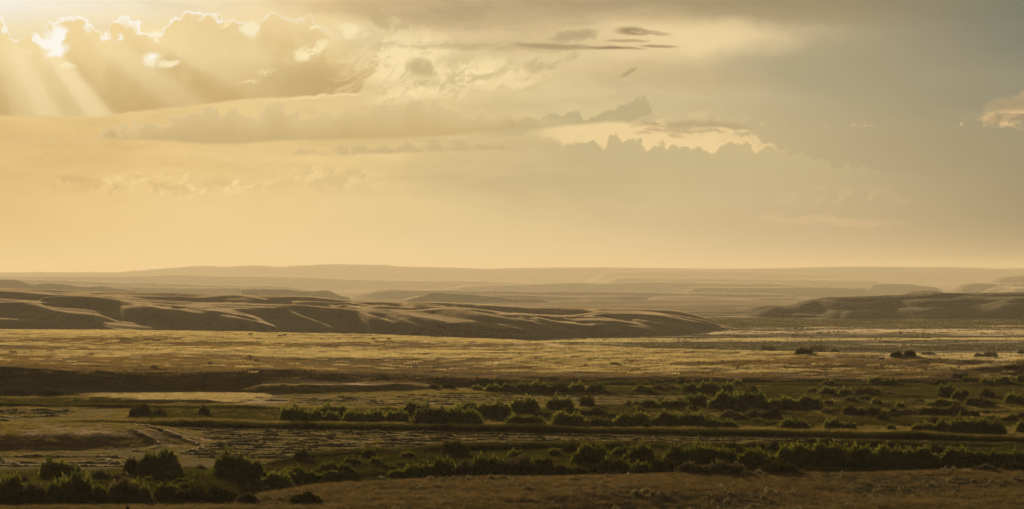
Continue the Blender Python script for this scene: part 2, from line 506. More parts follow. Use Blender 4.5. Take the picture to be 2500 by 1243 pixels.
# measured lines of the country, as bearing (X) and row (Y)
BENCH = [(-500, 1236), (0, 1234), (540, 1231), (590, 1226), (640, 1205), (760, 1184), (850, 1173), (1000, 1167), (1500, 1161), (2000, 1156), (2500, 1147), (3500, 1142)]
CREST = [(-600, 805), (0, 806), (250, 807), (500, 810), (700, 814), (900, 818), (1100, 826), (1250, 832), (1350, 840), (1500, 848), (1700, 856), (1800, 858), (2100, 866), (2300, 873), (2500, 878), (3000, 886)]
FRONT = [(-600, 963), (0, 963), (600, 958), (900, 956), (1100, 950), (1250, 944), (1500, 941), (2100, 942), (2500, 940), (3000, 938)]


def ground_z(x, y):
    x = np.asarray(x, dtype=float)
    y = np.asarray(y, dtype=float)
    X, d = to_xd(x, y)
    wob = fbm(x, y, 14, 3, 0.5, 1)
    z = np.zeros_like(d)
    # camera hill and foreground bench
    hill = np.interp(d, [0, 12, 35, 60, 110, 150, 175], [22.2, 21.4, 19.7, 15.8, 6.6, 1.6, 0])
    e = dist_at(ip(X, BENCH), 0.8) + wob * 5
    bench = 0.8 * sstep(d, e + 5, e - 3)
    z = z + hill + bench - 0.7 * sstep(d, e + 1, e + 7) * sstep(d, e + 34, e + 16)
    z += sstep(d, 360, 250) * (fbm(x, y, 30, 3, 0.5, 2) * 0.9)
    # knoll inside the hay meadow
    kx = (x + 66) / 27.0
    ky = (y - 403) / 27.0
    kr = np.sqrt(kx ** 2 + ky ** 2)
    z += 1.5 * sstep(kr, 1.0, 0.45)
    z += 0.5 * sstep(np.hypot((x + 66) / 12.0, (y - 512) / 4.0) + wob, 1.0, 0.4)
    # step up to the pasture bench
    f0 = dist_at(ip(X, FRONT), 0.0) + wob * 4
    hf = ip(X, [(-600, 3.9), (0, 3.8), (600, 3.5), (900, 2.4), (1200, 1.6), (2000, 1.2), (2500, 1.0)])
    low = ip(X, [(560, 0), (640, 1.3), (1010, 1.3), (1120, 0.0)]) * (0.85 + 0.5 * fbm(x, y, 9, 2, 0.5, 9))
    run = ip(X, [(-600, 24), (600, 24), (1100, 16), (2500, 14)])
    cd = dist_at(ip(X, CREST), 4.0)
    face = low * sstep(d, f0 - 3, f0 + 1.5) + (hf - low) * sstep(d, f0 + ip(X, [(560, 0), (640, 14), (1010, 14), (1120, 0)]), f0 + run + ip(X, [(560, 0), (640, 14), (1010, 14), (1120, 0)]))
    t = np.clip((d - f0 - run) / np.maximum(cd - f0 - run, 5), 0, 1)
    up = face + (4.0 - hf) * t
    up = up + sstep(d, f0 + 4, f0 + 30) * sstep(t, 1.0, 0.93) * (fbm(x, y * 0.8, 60, 4, 0.55, 3) * 1.1 + fbm(x, y, 14, 3, 0.55, 4) * 0.35)
    over_ = np.maximum(d - cd, 0)
    drop = 0.16 * (np.sqrt(over_ ** 2 + 8 ** 2) - 8)
    flat = -12 + fbm(x, y, 160, 3, 0.5, 5) * 0.8
    fl2 = np.interp(d, [0, 2200, 5000, 7000, 10000, 30000], [-12, -12, -33, -50, -60, -60])
    flat = np.where(d > 2200, fl2 + flat + 12, flat)
    up = np.maximum(up - drop, flat)
    far_side = sstep(d, f0 - 6, f0 - 3)
    z = z * (1 - sstep(d, f0 - 3, f0 + 1.5)) + up * far_side
    mead = sstep(d, e + 30, e + 45) * sstep(d, f0 + 2, f0 - 8)
    z += mead * fbm(x, y, 40, 3, 0.5, 6) * 0.25
    return z


def mesh_grid(name, VX, VY, VZ, wrap=False):
    """VX.. arrays (cols, rows) -> mesh"""
    nc, nr = VX.shape
    co = np.stack([VX, VY, VZ], -1).reshape(-1, 3).astype(np.float32)
    i = np.arange(nc - 1)[:, None] * nr + np.arange(nr - 1)[None, :]
    q = np.stack([i, i + nr, i + nr + 1, i + 1], -1).reshape(-1, 4)
    return raw_mesh(name, co, q, smooth=True)


def raw_mesh(name, co, faces, smooth=False):
    co = np.asarray(co, dtype=np.float32).reshape(-1, 3)
    faces = np.asarray(faces, dtype=np.int32)
    k = faces.shape[1]
    me = bpy.data.meshes.new(name)
    me.vertices.add(len(co))
    me.vertices.foreach_set('co', co.ravel())
    me.loops.add(faces.size)
    me.loops.foreach_set('vertex_index', faces.ravel())
    me.polygons.add(len(faces))
    me.polygons.foreach_set('loop_start', np.arange(0, faces.size, k, dtype=np.int32))
    me.polygons.foreach_set('loop_total', np.full(len(faces), k, dtype=np.int32))
    if smooth:
        me.polygons.foreach_set('use_smooth', np.ones(len(faces), dtype=bool))
    me.update(calc_edges=True)
    return me


def put_object(name, me, mat=None, label=None, cat=None, kind=None, group=None, parent=None, loc=None):
    o = bpy.data.objects.new(name, me)
    COL.objects.link(o)
    if mat is not None and me is not None and len(me.materials) == 0:
        me.materials.append(mat)
    if label: o['label'] = label
    if cat: o['category'] = cat
    if kind: o['kind'] = kind
    if group: o['group'] = group
    if kind == 'structure':
        o.shadow_terminator_geometry_offset = 0.2
        o.shadow_terminator_shading_offset = 0.0
    if parent: o.parent = parent
    if loc is not None: o.location = loc
    return o


# ------------------------------------------------------------------ materials
def leafy(name, col_a, col_b, trans=0.5, wave=0.25, wave2=0.02, attr=None, blade=False, rough_col=None, warm=1.25, horiz=True, fine=3.0, glint=(0.25, 0.5), grough=0.3):
    """ground cover: dull diffuse body plus light let through upright blades"""
    m = bpy.data.materials.new(name)
    m.use_nodes = True
    t = m.node_tree
    t.nodes.clear()
    B = NB(t)
    g = B.node('ShaderNodeNewGeometry')
    pos = g.outputs['Position']
    n1 = B.noise(pos, wave, 4.0, 0.6)
    n2 = B.noise(pos, wave2, 3.0, 0.55, 0.3)
    fac = B.step(B.add(B.mul(n1, 0.6), B.mul(n2, 0.6)), 0.45, 0.75)
    if attr:
        at = B.node('ShaderNodeAttribute', attribute_name=attr)
        a = at.outputs['Color']
        col = B.mix(1.0, a, B.mix(fac, (0.62, 0.62, 0.60, 1), (1.35, 1.32, 1.25, 1)), 'MULTIPLY')
    else:
        col = B.mix(fac, col_a, col_b)
    if rough_col is not None:
        n3 = B.noise(pos, rough_col[1], 3.0, 0.6)
        col = B.mix(B.mul(B.step(n3, 0.55, 0.66), rough_col[2]), col, rough_col[0])
    dif = B.node('ShaderNodeBsdfDiffuse')
    B.put(dif.inputs[0], col)
    tr = B.node('ShaderNodeBsdfTranslucent')
    B.put(tr.inputs[0], B.v('MULTIPLY', col, (warm, warm * 1.02, warm * 0.8)))
    if horiz:
        rn = B.noise(pos, fine, 1.0, 0.5, out=1)
        hv = B.v('MULTIPLY', B.v('SUBTRACT', rn, (0.5, 0.5, 0.5)), (1, 1, 0.25))
        B.put(tr.inputs['Normal'], B.v('NORMALIZE', hv))
        bn = B.v('NORMALIZE', B.v('MULTIPLY_ADD', B.v('SUBTRACT', rn, (0.5, 0.5, 0.5)), (1.6, 1.6, 0.0), g.outputs['Normal']))
        B.put(dif.inputs['Normal'], bn)
    gl = B.node('ShaderNodeBsdfSheen')
    gl.distribution = 'MICROFIBER'
    B.put(gl.inputs['Color'], B.mix(0.45, B.v('MULTIPLY', col, (3.0, 2.9, 2.6)), (0.82, 0.74, 0.60, 1)))
    gl.inputs['Roughness'].default_value = grough
    if horiz:
        B.put(gl.inputs['Normal'], B.v('NORMALIZE', B.v('MULTIPLY_ADD', B.v('SUBTRACT', rn, (0.5, 0.5, 0.5)), (glint[1], glint[1], 0.0), g.outputs['Normal'])))
    mx = B.node('ShaderNodeMixShader')
    if isinstance(trans, tuple):
        at2 = B.node('ShaderNodeAttribute', attribute_name=trans[0])
        B.put(mx.inputs[0], B.mul(at2.outputs['Fac'], trans[1]))
    else:
        mx.inputs[0].default_value = trans
    B.l.new(dif.outputs[0], mx.inputs[1])
    B.l.new(tr.outputs[0], mx.inputs[2])
    o = B.node('ShaderNodeOutputMaterial')
    if glint[0] > 0:
        m2 = B.node('ShaderNodeMixShader')
        if isinstance(trans, tuple):
            B.put(m2.inputs[0], B.mul(B.m('POWER', at2.outputs['Fac'], 3.0), glint[0] * 8.0))
        else:
            m2.inputs[0].default_value = glint[0]
        B.l.new(mx.outputs[0], m2.inputs[1])
        B.l.new(gl.outputs[0], m2.inputs[2])
        mx = m2
    B.l.new(mx.outputs[0], o.inputs[0])
    return m


M_ground = leafy('ground_cover', None, None, ('lush', 1.0), 0.16, 0.012, attr='cover', rough_col=((0.05, 0.042, 0.026, 1), 0.5, 0.35))
M_hill = leafy('hill_grass', (0.21, 0.152, 0.070, 1), (0.32, 0.23, 0.112, 1), 0.45, 0.03, 0.004, rough_col=((0.09, 0.075, 0.038, 1), 0.10, 0.4), fine=1.5, glint=(0.27, 0.3))
M_hill_dark = leafy('hill_scrub', (0.085, 0.080, 0.046, 1), (0.15, 0.125, 0.07, 1), 0.30, 0.03, 0.004, rough_col=((0.04, 0.045, 0.025, 1), 0.08, 0.6), fine=0.7, glint=(0.20, 0.35))
M_mesa = leafy('mesa_slopes', (0.12, 0.085, 0.055, 1), (0.18, 0.135, 0.08, 1), 0.30, 0.012, 0.0025, fine=0.3, glint=(0.3, 0.3))
M_far = leafy('far_plateau', (0.12, 0.09, 0.05, 1), (0.20, 0.155, 0.085, 1), 0.40, 0.006, 0.0012, fine=0.1, glint=(0.34, 0.3))

# ------------------------------------------------------------------ ground sheet to the horizon
xs = np.arange(-500, 3001, 5.0)
ang_f = np.arctan((xs - 1250) / F)
side = np.linspace(ang_f[-1], 2 * math.pi + ang_f[0], 90)[1:]
angs = np.concatenate([ang_f, side])
rad = [0.5, 5, 10, 16, 23, 30, 38, 48, 60, 75, 92, 110, 130, 150, 170, 190, 210, 230, 245]
r = 255.0
while r < 26000:
    rad.append(r)
    if r < 1150:
        r += min(max(0.85, r * r / 168000 * 1.35), 3.6)
    elif r < 2600:
        r += 10
    else:
        r *= 1.022
rad.append(26000)
rad = np.array(rad)
A, R = np.meshgrid(angs, rad, indexing='ij')
GX, GY = R * np.sin(A), R * np.cos(A)
GZ = ground_z(GX, GY)
me = mesh_grid('ground', GX, GY, GZ)

# what grows where (albedo) and the painted shade of the left step, traced from the photograph as bearing/row of the surface
gX, gd = to_xd(GX, GY)
gY = HOR + F * (EYE - GZ) / np.maximum(gd, 30)
DRY = np.array([0.160, 0.105, 0.052])
STRAW = np.array([0.38, 0.30, 0.20])
PALE = np.array([0.42, 0.33, 0.21])
GREEN = np.array([0.038, 0.037, 0.013])
MEAD = np.array([0.17, 0.135, 0.052])
SAGE = np.array([0.105, 0.092, 0.058])
FORE = np.array([0.130, 0.093, 0.055])
LIME = np.array([0.072, 0.070, 0.022])


def box(x0, x1, y0, y1, sx=40, sy=4, seed=0):
    w = fbm(GX, GY, 9, 3, 0.5, 20 + seed) * 8
    x_ = gX + w * 3
    y_ = gY + w * 0.6
    return sstep(x_, x0 - sx, x0 + sx) * sstep(x_, x1 + sx, x1 - sx) * sstep(y_, y0 - sy, y0 + sy) * sstep(y_, y1 + sy, y1 - sy)


cov = np.zeros(GX.shape + (3,)) + DRY
lush = np.zeros(GX.shape) + 0.45


def paint(mask, col, lu=None, op=1.0):
    global cov, lush
    mk = mask[..., None] * op
    cov = cov * (1 - mk) + col * mk
    if lu is not None:
        lush = lush * (1 - mask * op) + lu * mask * op


big = fbm(GX, GY * 0.55, 55, 4, 0.55, 31)
streak = fbm(GX * 0.35, GY, 26, 4, 0.6, 32)
paint(sstep(gd, 1150, 1250), SAGE, 0.30)
paint(sstep(gd, 1150, 1250) * sstep(streak, 0.05, 0.35), STRAW * 0.7, 0.6, 0.8)
paint(sstep(gd, 1150, 1250) * sstep(fbm(GX * 0.3, GY, 120, 4, 0.6, 35), 0.02, 0.30), STRAW * 0.85, 0.6, 0.85)
paint(sstep(gd, 2600, 3200), DRY * 0.9, 0.4, 0.6)
cd_ = dist_at(ip(gX, CREST), 4.0)
f0_ = dist_at(ip(gX, FRONT), 0.0)
plate = sstep(gd, f0_ + 8, f0_ + 20) * sstep(gd, cd_ + 60, cd_ + 20)
tt = np.clip((gd - f0_) / (cd_ - f0_), 0, 1.2)
paint(plate, DRY * 0.85, 0.42)
paint(plate * sstep(streak + tt * 0.45, 0.22, 0.70), STRAW, 0.60, 0.8)
paint(plate * sstep(tt, 0.74, 0.99), STRAW * 1.05, 0.66, 0.8)
paint(plate * sstep(tt + 0.5 * big, 0.30, 0.02), np.array([0.085, 0.062, 0.028]), 0.36, 0.85)
paint(plate * sstep(big + 0.4 * streak, 0.10, 0.35) * sstep(tt, 0.95, 0.7), np.array([0.10, 0.082, 0.032]), 0.4, 0.6)
# lower country
low_ = sstep(gd, f0_ + 4, f0_ - 2) * sstep(gY, 1320, 1260)
paint(low_, MEAD, 0.42)
paint(low_ * sstep(big, -0.05, 0.2), MEAD * 0.8, 0.4, 0.6)
# foot of the step: shade painted on its left face, green grass elsewhere
paint(box(-600, 620, 914, 960, 60, 13, 1), np.array([0.105, 0.082, 0.036]), 0.40, 0.6)  # darker brown put in for the shade on the slope
paint(box(1060, 3200, 926, 950, 60, 4, 2), GREEN, 0.3, 0.9)
paint(box(1500, 3200, 950, 1045, 80, 5, 3) * sstep(streak, -0.25, 0.10), GREEN * 1.3, 0.35, 0.8)
paint(box(-600, 160, 960, 978, 30, 3, 4), GREEN * 1.2, 0.3, 0.7)
# pale lit strip and low bank top
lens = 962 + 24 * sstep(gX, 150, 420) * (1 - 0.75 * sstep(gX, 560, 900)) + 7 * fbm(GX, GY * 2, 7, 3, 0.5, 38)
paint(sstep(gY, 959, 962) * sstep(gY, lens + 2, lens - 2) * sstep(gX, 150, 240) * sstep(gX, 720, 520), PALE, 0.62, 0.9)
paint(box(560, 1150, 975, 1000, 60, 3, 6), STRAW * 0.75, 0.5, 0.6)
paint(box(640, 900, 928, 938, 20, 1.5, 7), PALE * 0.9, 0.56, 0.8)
# between the hay meadows: rank grass
paint(box(150, 3200, 1000, 1046, 60, 4, 8) * sstep(big, 0.35, -0.05), LIME * 0.9, 0.4, 0.7)
# hay stubble
paint(box(-600, 620, 998, 1030, 60, 3, 9), MEAD * 1.05, 0.45, 0.9)
paint(box(90, 3200, 1046, 1108, 60, 4, 10), MEAD * 1.1, 0.45, 0.9)
paint(box(-600, 760, 1090, 1140, 80, 4, 11), MEAD * 1.15, 0.45, 0.9)
kn = sstep(np.hypot((GX + 66) / 27.0, (GY - 403) / 27.0), 1.05, 0.95)
paint(kn, np.array([0.185, 0.115, 0.055]), 0.55, 1.0)
# creek bottom under the foreground bench
e_ = dist_at(ip(gX, BENCH), 0.8)
topY = ip(gX, [(-600, 1150), (300, 1150), (620, 1140), (760, 1118), (1000, 1105), (1400, 1092), (1800, 1092), (2100, 1092), (2500, 1090), (3000, 1088)])
creek = sstep(gd, e_ - 1, e_ + 3) * sstep(gY, topY - 4, topY + 4)
paint(creek, GREEN, 0.35, 1.0)
paint(creek * sstep(fbm(GX, GY, 12, 3, 0.55, 36), -0.05, 0.2), LIME * 1.6, 0.6, 0.9)
# foreground bench
fo = sstep(gd, e_ + 2, e_ - 2)
paint(fo, FORE, 0.42)
paint(fo * sstep(fbm(GX * 0.5, GY, 12, 4, 0.6, 37), 0.0, 0.35), np.array([0.055, 0.052, 0.026]), 0.32, 0.9)
paint(sstep(gd, 250, 200), FORE * 0.9, 0.4)

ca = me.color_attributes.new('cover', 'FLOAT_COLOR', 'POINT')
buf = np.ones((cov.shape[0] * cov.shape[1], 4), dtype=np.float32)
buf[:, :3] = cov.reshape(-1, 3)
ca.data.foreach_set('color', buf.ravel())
la = me.attributes.new('lush', 'FLOAT', 'POINT')
la.data.foreach_set('value', lush.reshape(-1).astype(np.float32))
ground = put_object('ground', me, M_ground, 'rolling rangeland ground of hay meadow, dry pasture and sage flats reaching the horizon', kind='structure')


# ------------------------------------------------------------------ hills
def T(*tiles):
    out = []
    for off, pts in tiles:
        out += [(off + a / 4.0, 600 + b / 4.0) for a, b in pts]
    return out


def smooth1(a, n):
    if n < 2:
        return a
    k = np.hanning(n + 2)[1:-1]
    k /= k.sum()
    p = np.pad(a, n, mode='edge')
    return np.convolve(p, k, 'same')[n:-n]


def build_hills(name, label, X0, X1, dX, yrows, body, ridges, mat, rough=(0.3, 30), gully=0.0, TF=1.3, blur=1):
    cols = np.arange(X0, X1 + 1, dX)
    Xg, Yg = np.meshgrid(cols, yrows, indexing='ij')
    wx = (Xg - 1250) / F * Yg
    gz = ground_z(wx, Yg)
    H = gz - 2.0
    if body is not None:
        H = np.maximum(H, body(Xg, Yg, gz))
    for rd in ridges:
        pts, D, off, sf, sb, w = rd
        px = [p[0] for p in pts]
        m = (cols >= px[0]) & (cols <= px[-1])
        if m.sum() < 3:
            continue
        cx = cols[m]
        Yc = np.interp(cx, px, [p[1] for p in pts])
        Yc = smooth1(Yc, max(3, int(26 / dX)))
        u_ = (cx - px[0] + 4) / (px[-1] - px[0] + 8)
        taper = sstep(u_, 0.0, 0.4) * sstep(u_, 1.0, 0.7)
        if px[0] <= X0 + 5:
            taper = np.where(cx < 0.5 * (px[0] + px[-1]), 1.0, taper)
        if px[-1] >= X1 - 5:
            taper = np.where(cx > 0.5 * (px[0] + px[-1]), 1.0, taper)
        if D is None:
            zr = EYE - yrows[None, :] * (Yc[:, None] - HOR) / F
            hit = np.maximum(H, gz)[m] >= zr
            idx = np.where(hit.any(1), hit.argmax(1), len(yrows) - 1)
            Dh = yrows[idx]
            if Dh.max() - Dh.min() > 130:        # keep to the slope that most of the ridge lies on
                okc = np.abs(Dh - np.median(Dh)) < 90
                if okc.sum() < 6:
                    continue
                Dh = np.interp(np.arange(len(Dh)), np.flatnonzero(okc), Dh[okc])
            Dc = Dh - off * taper
            Dc = smooth1(Dc, max(3, int(min(130, 0.4 * (px[-1] - px[0])) / dX)))
        else:
            if isinstance(D, float) and D < 2:
                df = 36.0 * F / np.maximum(Yc - HOR, 20)
                Dk = np.maximum(df * D, np.minimum(df * 0.93, 1500 + off))
                zr = EYE - yrows[None, :] * (Yc[:, None] - HOR) / F
                hit = np.maximum(H, gz)[m] >= zr
                idx = np.where(hit.any(1), hit.argmax(1), len(yrows) - 1)
                u_ = (cx - px[0]) / max(px[-1] - px[0], 1)
                tl = sstep(u_, 0.0, 0.42) if px[0] > X0 + 5 else np.ones(len(cx))
                tr_ = sstep(u_, 1.0, 0.58)
                w_ = tl * tr_
                Dc = smooth1(np.minimum(Dk, yrows[idx]) * w_ + yrows[idx] * (1 - w_), 21)
                Dc = np.minimum(Dc, yrows[idx])
            else:
              Dc = np.interp(cx, [p[0] for p in D], [p[1] for p in D]) if isinstance(D, list) else np.full(len(cx), float(D))
        zc = EYE - Dc * (Yc - HOR) / F
        if D is not None:                        # free ends run out into the plain
            el = sstep(u_, 0.0, 0.14) if px[0] > X0 + 5 else 1.0
            er = sstep(u_, 1.0, 0.86) if px[-1] < X1 - 5 else 1.0
            gb = ground_z((cx - 1250) / F * Dc, Dc)
            zc = gb - 2 + (zc - gb + 2) * el * er
        dz = fbm((cx - 1250) / F * Dc, cx * 0 + zc.mean() * 7, 7.0 * gully, 4, 0.5, 41) if gully else 0.0
        t = (Dc + dz * gully)[:, None] - yrows[None, :]
        T_ = w * TF * (1 + (0.8 if D is None else 0.5) * fbm(cx, cx * 0 + off * 3.1, 240 if D is None else 500, 3, 0.55, 43)) * (0.25 + 0.75 * taper if D is None else 1.0)
        t2 = t - T_[:, None]
        w2 = w * 1.0
        s = np.where(t > 0, 0.5 * (t2 + np.sqrt(t2 * t2 + w2 * w2)), np.sqrt(t * t + w * w) - w)
        if isinstance(sf, tuple):       # cliff brow then talus
            brow, talus, depth = sf
            ff = np.where(s * brow < depth, s * brow, depth + (s - depth / brow) * talus)
        else:
            ff = s * sf
        gl = 1.0
        if gully:
            gl = 1 + 0.25 * fbm(wx[m], Yg[m] * 0.25, w * 5, 3, 0.55, 50) * sstep(t, 0, 60)
        prof = zc[:, None] - np.where(t > 0, ff * gl + 0.04 * t, s * sb)
        H[m] = np.maximum(H[m], prof)
    for _ in range(blur):
        H[1:-1] = 0.25 * H[:-2] + 0.5 * H[1:-1] + 0.25 * H[2:]
        H[:, 1:-1] = 0.25 * H[:, :-2] + 0.5 * H[:, 1:-1] + 0.25 * H[:, 2:]
    k = rough[0]
    H = H + fbm(wx, Yg, rough[1], 4, 0.55, 61) * k
    me = mesh_grid(name, wx, Yg, H)
    return put_object(name, me, mat, label, kind='structure'), cols, yrows, H


# --- rolling grass hills, left and middle
SKY_L = [(-600, 702), (0, 703), (100, 706), (250, 711), (400, 715), (600, 722), (750, 722), (875, 735), (1082, 737), (1250, 747), (1500, 753), (1625, 755), (1662, 760), (1687, 766), (1725, 776), (1762, 789), (1800, 799), (1835, 804)]
FRT_L = [(-600, 727), (0, 729), (100, 735), (180, 738), (260, 733), (330, 737), (420, 745), (500, 739), (625, 741), (725, 743), (850, 754), (940, 755), (1010, 757), (1050, 752), (1100, 749), (1150, 752), (1190, 757), (1250, 765), (1350, 769), (1400, 769), (1460, 759), (1550, 759), (1625, 766), (1712, 780), (1775, 798), (1835, 806)]
TOE_L = [(-600, 1540), (700, 1520), (1150, 1480), (1250, 1490), (1400, 1580), (1600, 1640), (1700, 1680), (1835, 1735)]
SL = 0.21


def body_L(X, y, gz):
    toe = ips(X, TOE_L, 200) + fbm(X, y * 0, 420, 3, 0.5, 71) * 40
    k1 = (ips(X, FRT_L, 40) - HOR) / F
    d1 = (36 + SL * toe) / (SL + k1)
    z1 = EYE - k1 * d1
    w = 12.0
    t = d1 - y
    s_ = np.where(t > 0, 0.5 * (t - w + np.sqrt((t - w) ** 2 + 36)), np.sqrt(t * t + w * w) - w)
    b1 = z1 - np.where(t > 0, SL * s_, 0.08 * s_)
    toe2 = d1 + 230
    k2 = (ips(X, SKY_L, 40) - HOR) / F
    d2 = (36 + SL * toe2) / (SL + k2)
    z2 = EYE - k2 * d2
    w = 16.0
    t = d2 - y
    s_ = np.where(t > 0, 0.5 * (t - w + np.sqrt((t - w) ** 2 + 36)), np.sqrt(t * t + w * w) - w)
    b2 = z2 - np.where(t > 0, SL * s_, 0.09 * s_)
    return np.maximum(b1, b2)


a0, a1, a2, a3 = 0, 625, 1250, 1875
G1, G2, G3 = 0.30, 0.28, 0.34
L_ridges = [
    (T((a0, [(-2400, 420), (0, 415), (250, 432), (500, 449), (800, 452), (1100, 446), (1500, 452), (2000, 462), (2500, 480)])), None, 40, G2, 0.1, 10),
    (T((a0, [(300, 482), (450, 466), (600, 458), (800, 465), (1000, 485), (1300, 505), (1700, 545), (2000, 553), (2500, 560)]), (a1, [(200, 572), (400, 572)])), None, 40, G2, 0.1, 10),
    (T((a0, [(1860, 506), (2000, 492), (2150, 478), (2300, 475), (2420, 484)]), (a1, [(0, 500), (100, 525), (200, 545)])), None, 40, G2, 0.1, 10),
    (T((a0, [(900, 482), (1200, 507), (1450, 520), (1700, 535), (2000, 550), (2300, 556), (2500, 566)]), (a1, [(150, 572)])), None, 40, G2, 0.1, 10),
    (T((a1, [(250, 548), (400, 535), (600, 540), (800, 552), (1000, 560)])), None, 40, G2, 0.1, 10),
    (T((a1, [(690, 600), (800, 577), (900, 572), (1000, 590), (1090, 612)])), None, 40, G2, 0.1, 10),
    (T((a1, [(870, 566), (1000, 560), (1150, 580), (1350, 588), (1500, 605), (1600, 635), (1680, 642)])), None, 40, G2, 0.1, 10),
    (T((a1, [(1360, 568), (1500, 560), (1700, 565), (1850, 582), (2000, 590)])), None, 40, G2, 0.1, 10),
    (T((a1, [(1830, 552), (1950, 545), (2080, 566)])), None, 40, G2, 0.1, 10),
    (T((a0, [(-2400, 505), (0, 515), (150, 515), (350, 520), (550, 545), (650, 560), (760, 600)])), None, 40, G2, 0.1, 10),
    (T((a0, [(1000, 545), (1100, 529), (1200, 532), (1350, 552), (1500, 575), (1700, 605)])), None, 40, G2, 0.1, 10),
    (T((a1, [(1640, 640), (1750, 615), (1900, 605), (2050, 620), (2200, 650), (2350, 668), (2500, 668)]), (a2, [(200, 672), (400, 690)])), None, 40, G2, 0.1, 10),
    (T((a2, [(0, 598), (300, 605), (600, 618), (900, 628)])), None, 40, G2, 0.1, 10),
    (T((a2, [(600, 683), (700, 655), (850, 635), (1000, 628), (1200, 630), (1400, 643), (1500, 665), (1650, 690), (1850, 722), (2000, 757), (2100, 792)])), None, 40, G3, 0.1, 10),
    (T((a0, [(1540, 600), (1700, 575), (2000, 585), (2150, 612), (2300, 627), (2400, 660), (2500, 698)]), (a1, [(150, 760), (300, 815), (420, 838)])), None, 40, G1, 0.1, 10),
    (T((a1, [(0, 568), (200, 570), (400, 572), (560, 585), (750, 602), (900, 615), (1050, 625), (1250, 615), (1400, 630), (1600, 665), (1800, 690), (2000, 722), (2200, 748), (2500, 774)]), (a2, [(150, 803), (400, 835), (600, 845)])), None, 40, G1, 0.1, 10),
    (T((a0, [(0, 520), (150, 525), (300, 550), (450, 585), (600, 605), (800, 615), (950, 640), (1050, 675), (1200, 720), (1400, 745)])), None, 34, G1, 0.1, 10),
    (T((a0, [(1040, 610), (1250, 586), (1350, 576), (1450, 570), (1550, 585), (1700, 602), (1850, 640)])), None, 30, G1, 0.1, 10),
    (T((a0, [(1850, 660), (1950, 650), (2100, 665), (2300, 690), (2500, 732)]), (a1, [(150, 775), (280, 815), (400, 838)])), None, 30, G1, 0.1, 10),
    (T((a1, [(200, 588), (350, 630), (450, 680), (600, 735), (800, 800), (950, 838)])), None, 30, G1, 0.1, 10),
    (T((a1, [(900, 618), (1000, 640), (1150, 680), (1250, 710), (1400, 765), (1500, 805), (1590, 828)])), None, 28, G1, 0.1, 10),
    (T((a1, [(1260, 620), (1400, 645), (1550, 680), (1700, 700), (1900, 740)])), None, 20, G1, 0.1, 10),
    (T((a2, [(0, 650), (200, 665), (400, 690), (600, 686), (800, 690), (920, 700), (1050, 725), (1200, 760), (1300, 778), (1460, 832)])), None, 26, G3, 0.1, 10),
    (T((a1, [(2200, 640), (2500, 672)]), (a2, [(150, 703), (400, 730), (600, 745), (800, 780), (950, 805), (1100, 830)])), None, 22, G3, 0.1, 10),
    (T((a2, [(900, 700), (940, 688), (980, 672), (1100, 668), (1250, 690), (1400, 720), (1550, 765), (1650, 780), (1850, 797)])), None, 24, G3, 0.1, 10),
    (T((a2, [(1000, 722), (1050, 712), (1200, 714), (1350, 733), (1450, 763), (1600, 810), (1720, 832)])), None, 18, G3, 0.1, 10),
    (T((a2, [(780, 780), (850, 747), (1000, 740), (1100, 750), (1200, 775), (1350, 830)])), None, 16, G3, 0.1, 9),
    (T((a2, [(540, 742), (700, 728), (850, 747)])), None, 12, G3, 0.1, 8),
    (T((a2, [(-100, 668), (0, 695), (200, 738), (400, 783), (560, 808)])), None, 16, G3, 0.1, 9),
    (T((a1, [(2100, 735), (2500, 812)]), (a2, [(200, 840), (350, 872)])), None, 14, G3, 0.1, 8),
    (T((a0, [(560, 648), (700, 650), (800, 688), (900, 713), (1050, 730), (1200, 740), (1500, 755), (1700, 785), (1900, 802), (2100, 822)])), None, 24, G1, 0.1, 10),
    (T((a0, [(-2400, 640), (0, 650), (200, 650), (350, 665), (480, 705), (600, 725)])), None, 18, G1, 0.1, 10),
    (T((a0, [(-2400, 660), (0, 688), (130, 708), (300, 712), (400, 725), (480, 740), (650, 738), (780, 742), (850, 765), (930, 795), (1010, 824)])), None, 24, G1, 0.1, 10),
    (T((a0, [(850, 768), (1000, 765), (1200, 778), (1330, 790), (1460, 826)])), None, 15, G1, 0.1, 9),
]
rr_ = random.Random(12)
for (pts_, D_, off_, sf_, sb_, w_) in list(L_ridges):
    n_ = 2 if pts_[-1][0] - pts_[0][0] > 260 else 1
    for _ in range(n_):
        sx_, sy_ = rr_.uniform(15, 80), rr_.uniform(5, 15)
        q_ = [(a + sx_, b + sy_ * (0.6 + 0.6 * k / len(pts_))) for k, (a, b) in enumerate(pts_)]
        if q_[-1][0] < 1800:
            L_ridges.append((q_, None, rr_.uniform(7, 16), G1, 0.1, rr_.uniform(4, 8)))
yr_L = np.concatenate([np.arange(1440, 1860, 2.8), np.arange(1860, 2200, 4.5), np.arange(2200, 2500, 15)])
hills_L = build_hills('rolling_hills', 'rolling dry grass hills with sunlit spur ridges behind the pale pasture', -600, 1840, 3.6, yr_L, body_L, L_ridges, M_hill, rough=(0.16, 30), TF=1.45, blur=3)

# --- darker scrub hills, right
SKY_R = [(1752, 775), (1768, 768), (1782, 762), (1797, 758), (1815, 757), (1832, 750), (1855, 744), (1887, 742), (1902, 747), (1920, 748), (1940, 743), (1960, 735), (1975, 732), (2000, 727), (2015, 725), (2050, 724), (2100, 723), (2150, 721), (2195, 720), (2250, 717), (2275, 714), (2350, 715), (2500, 713), (3000, 711)]
SKY_R = [(a, b) for a, b in SKY_R]


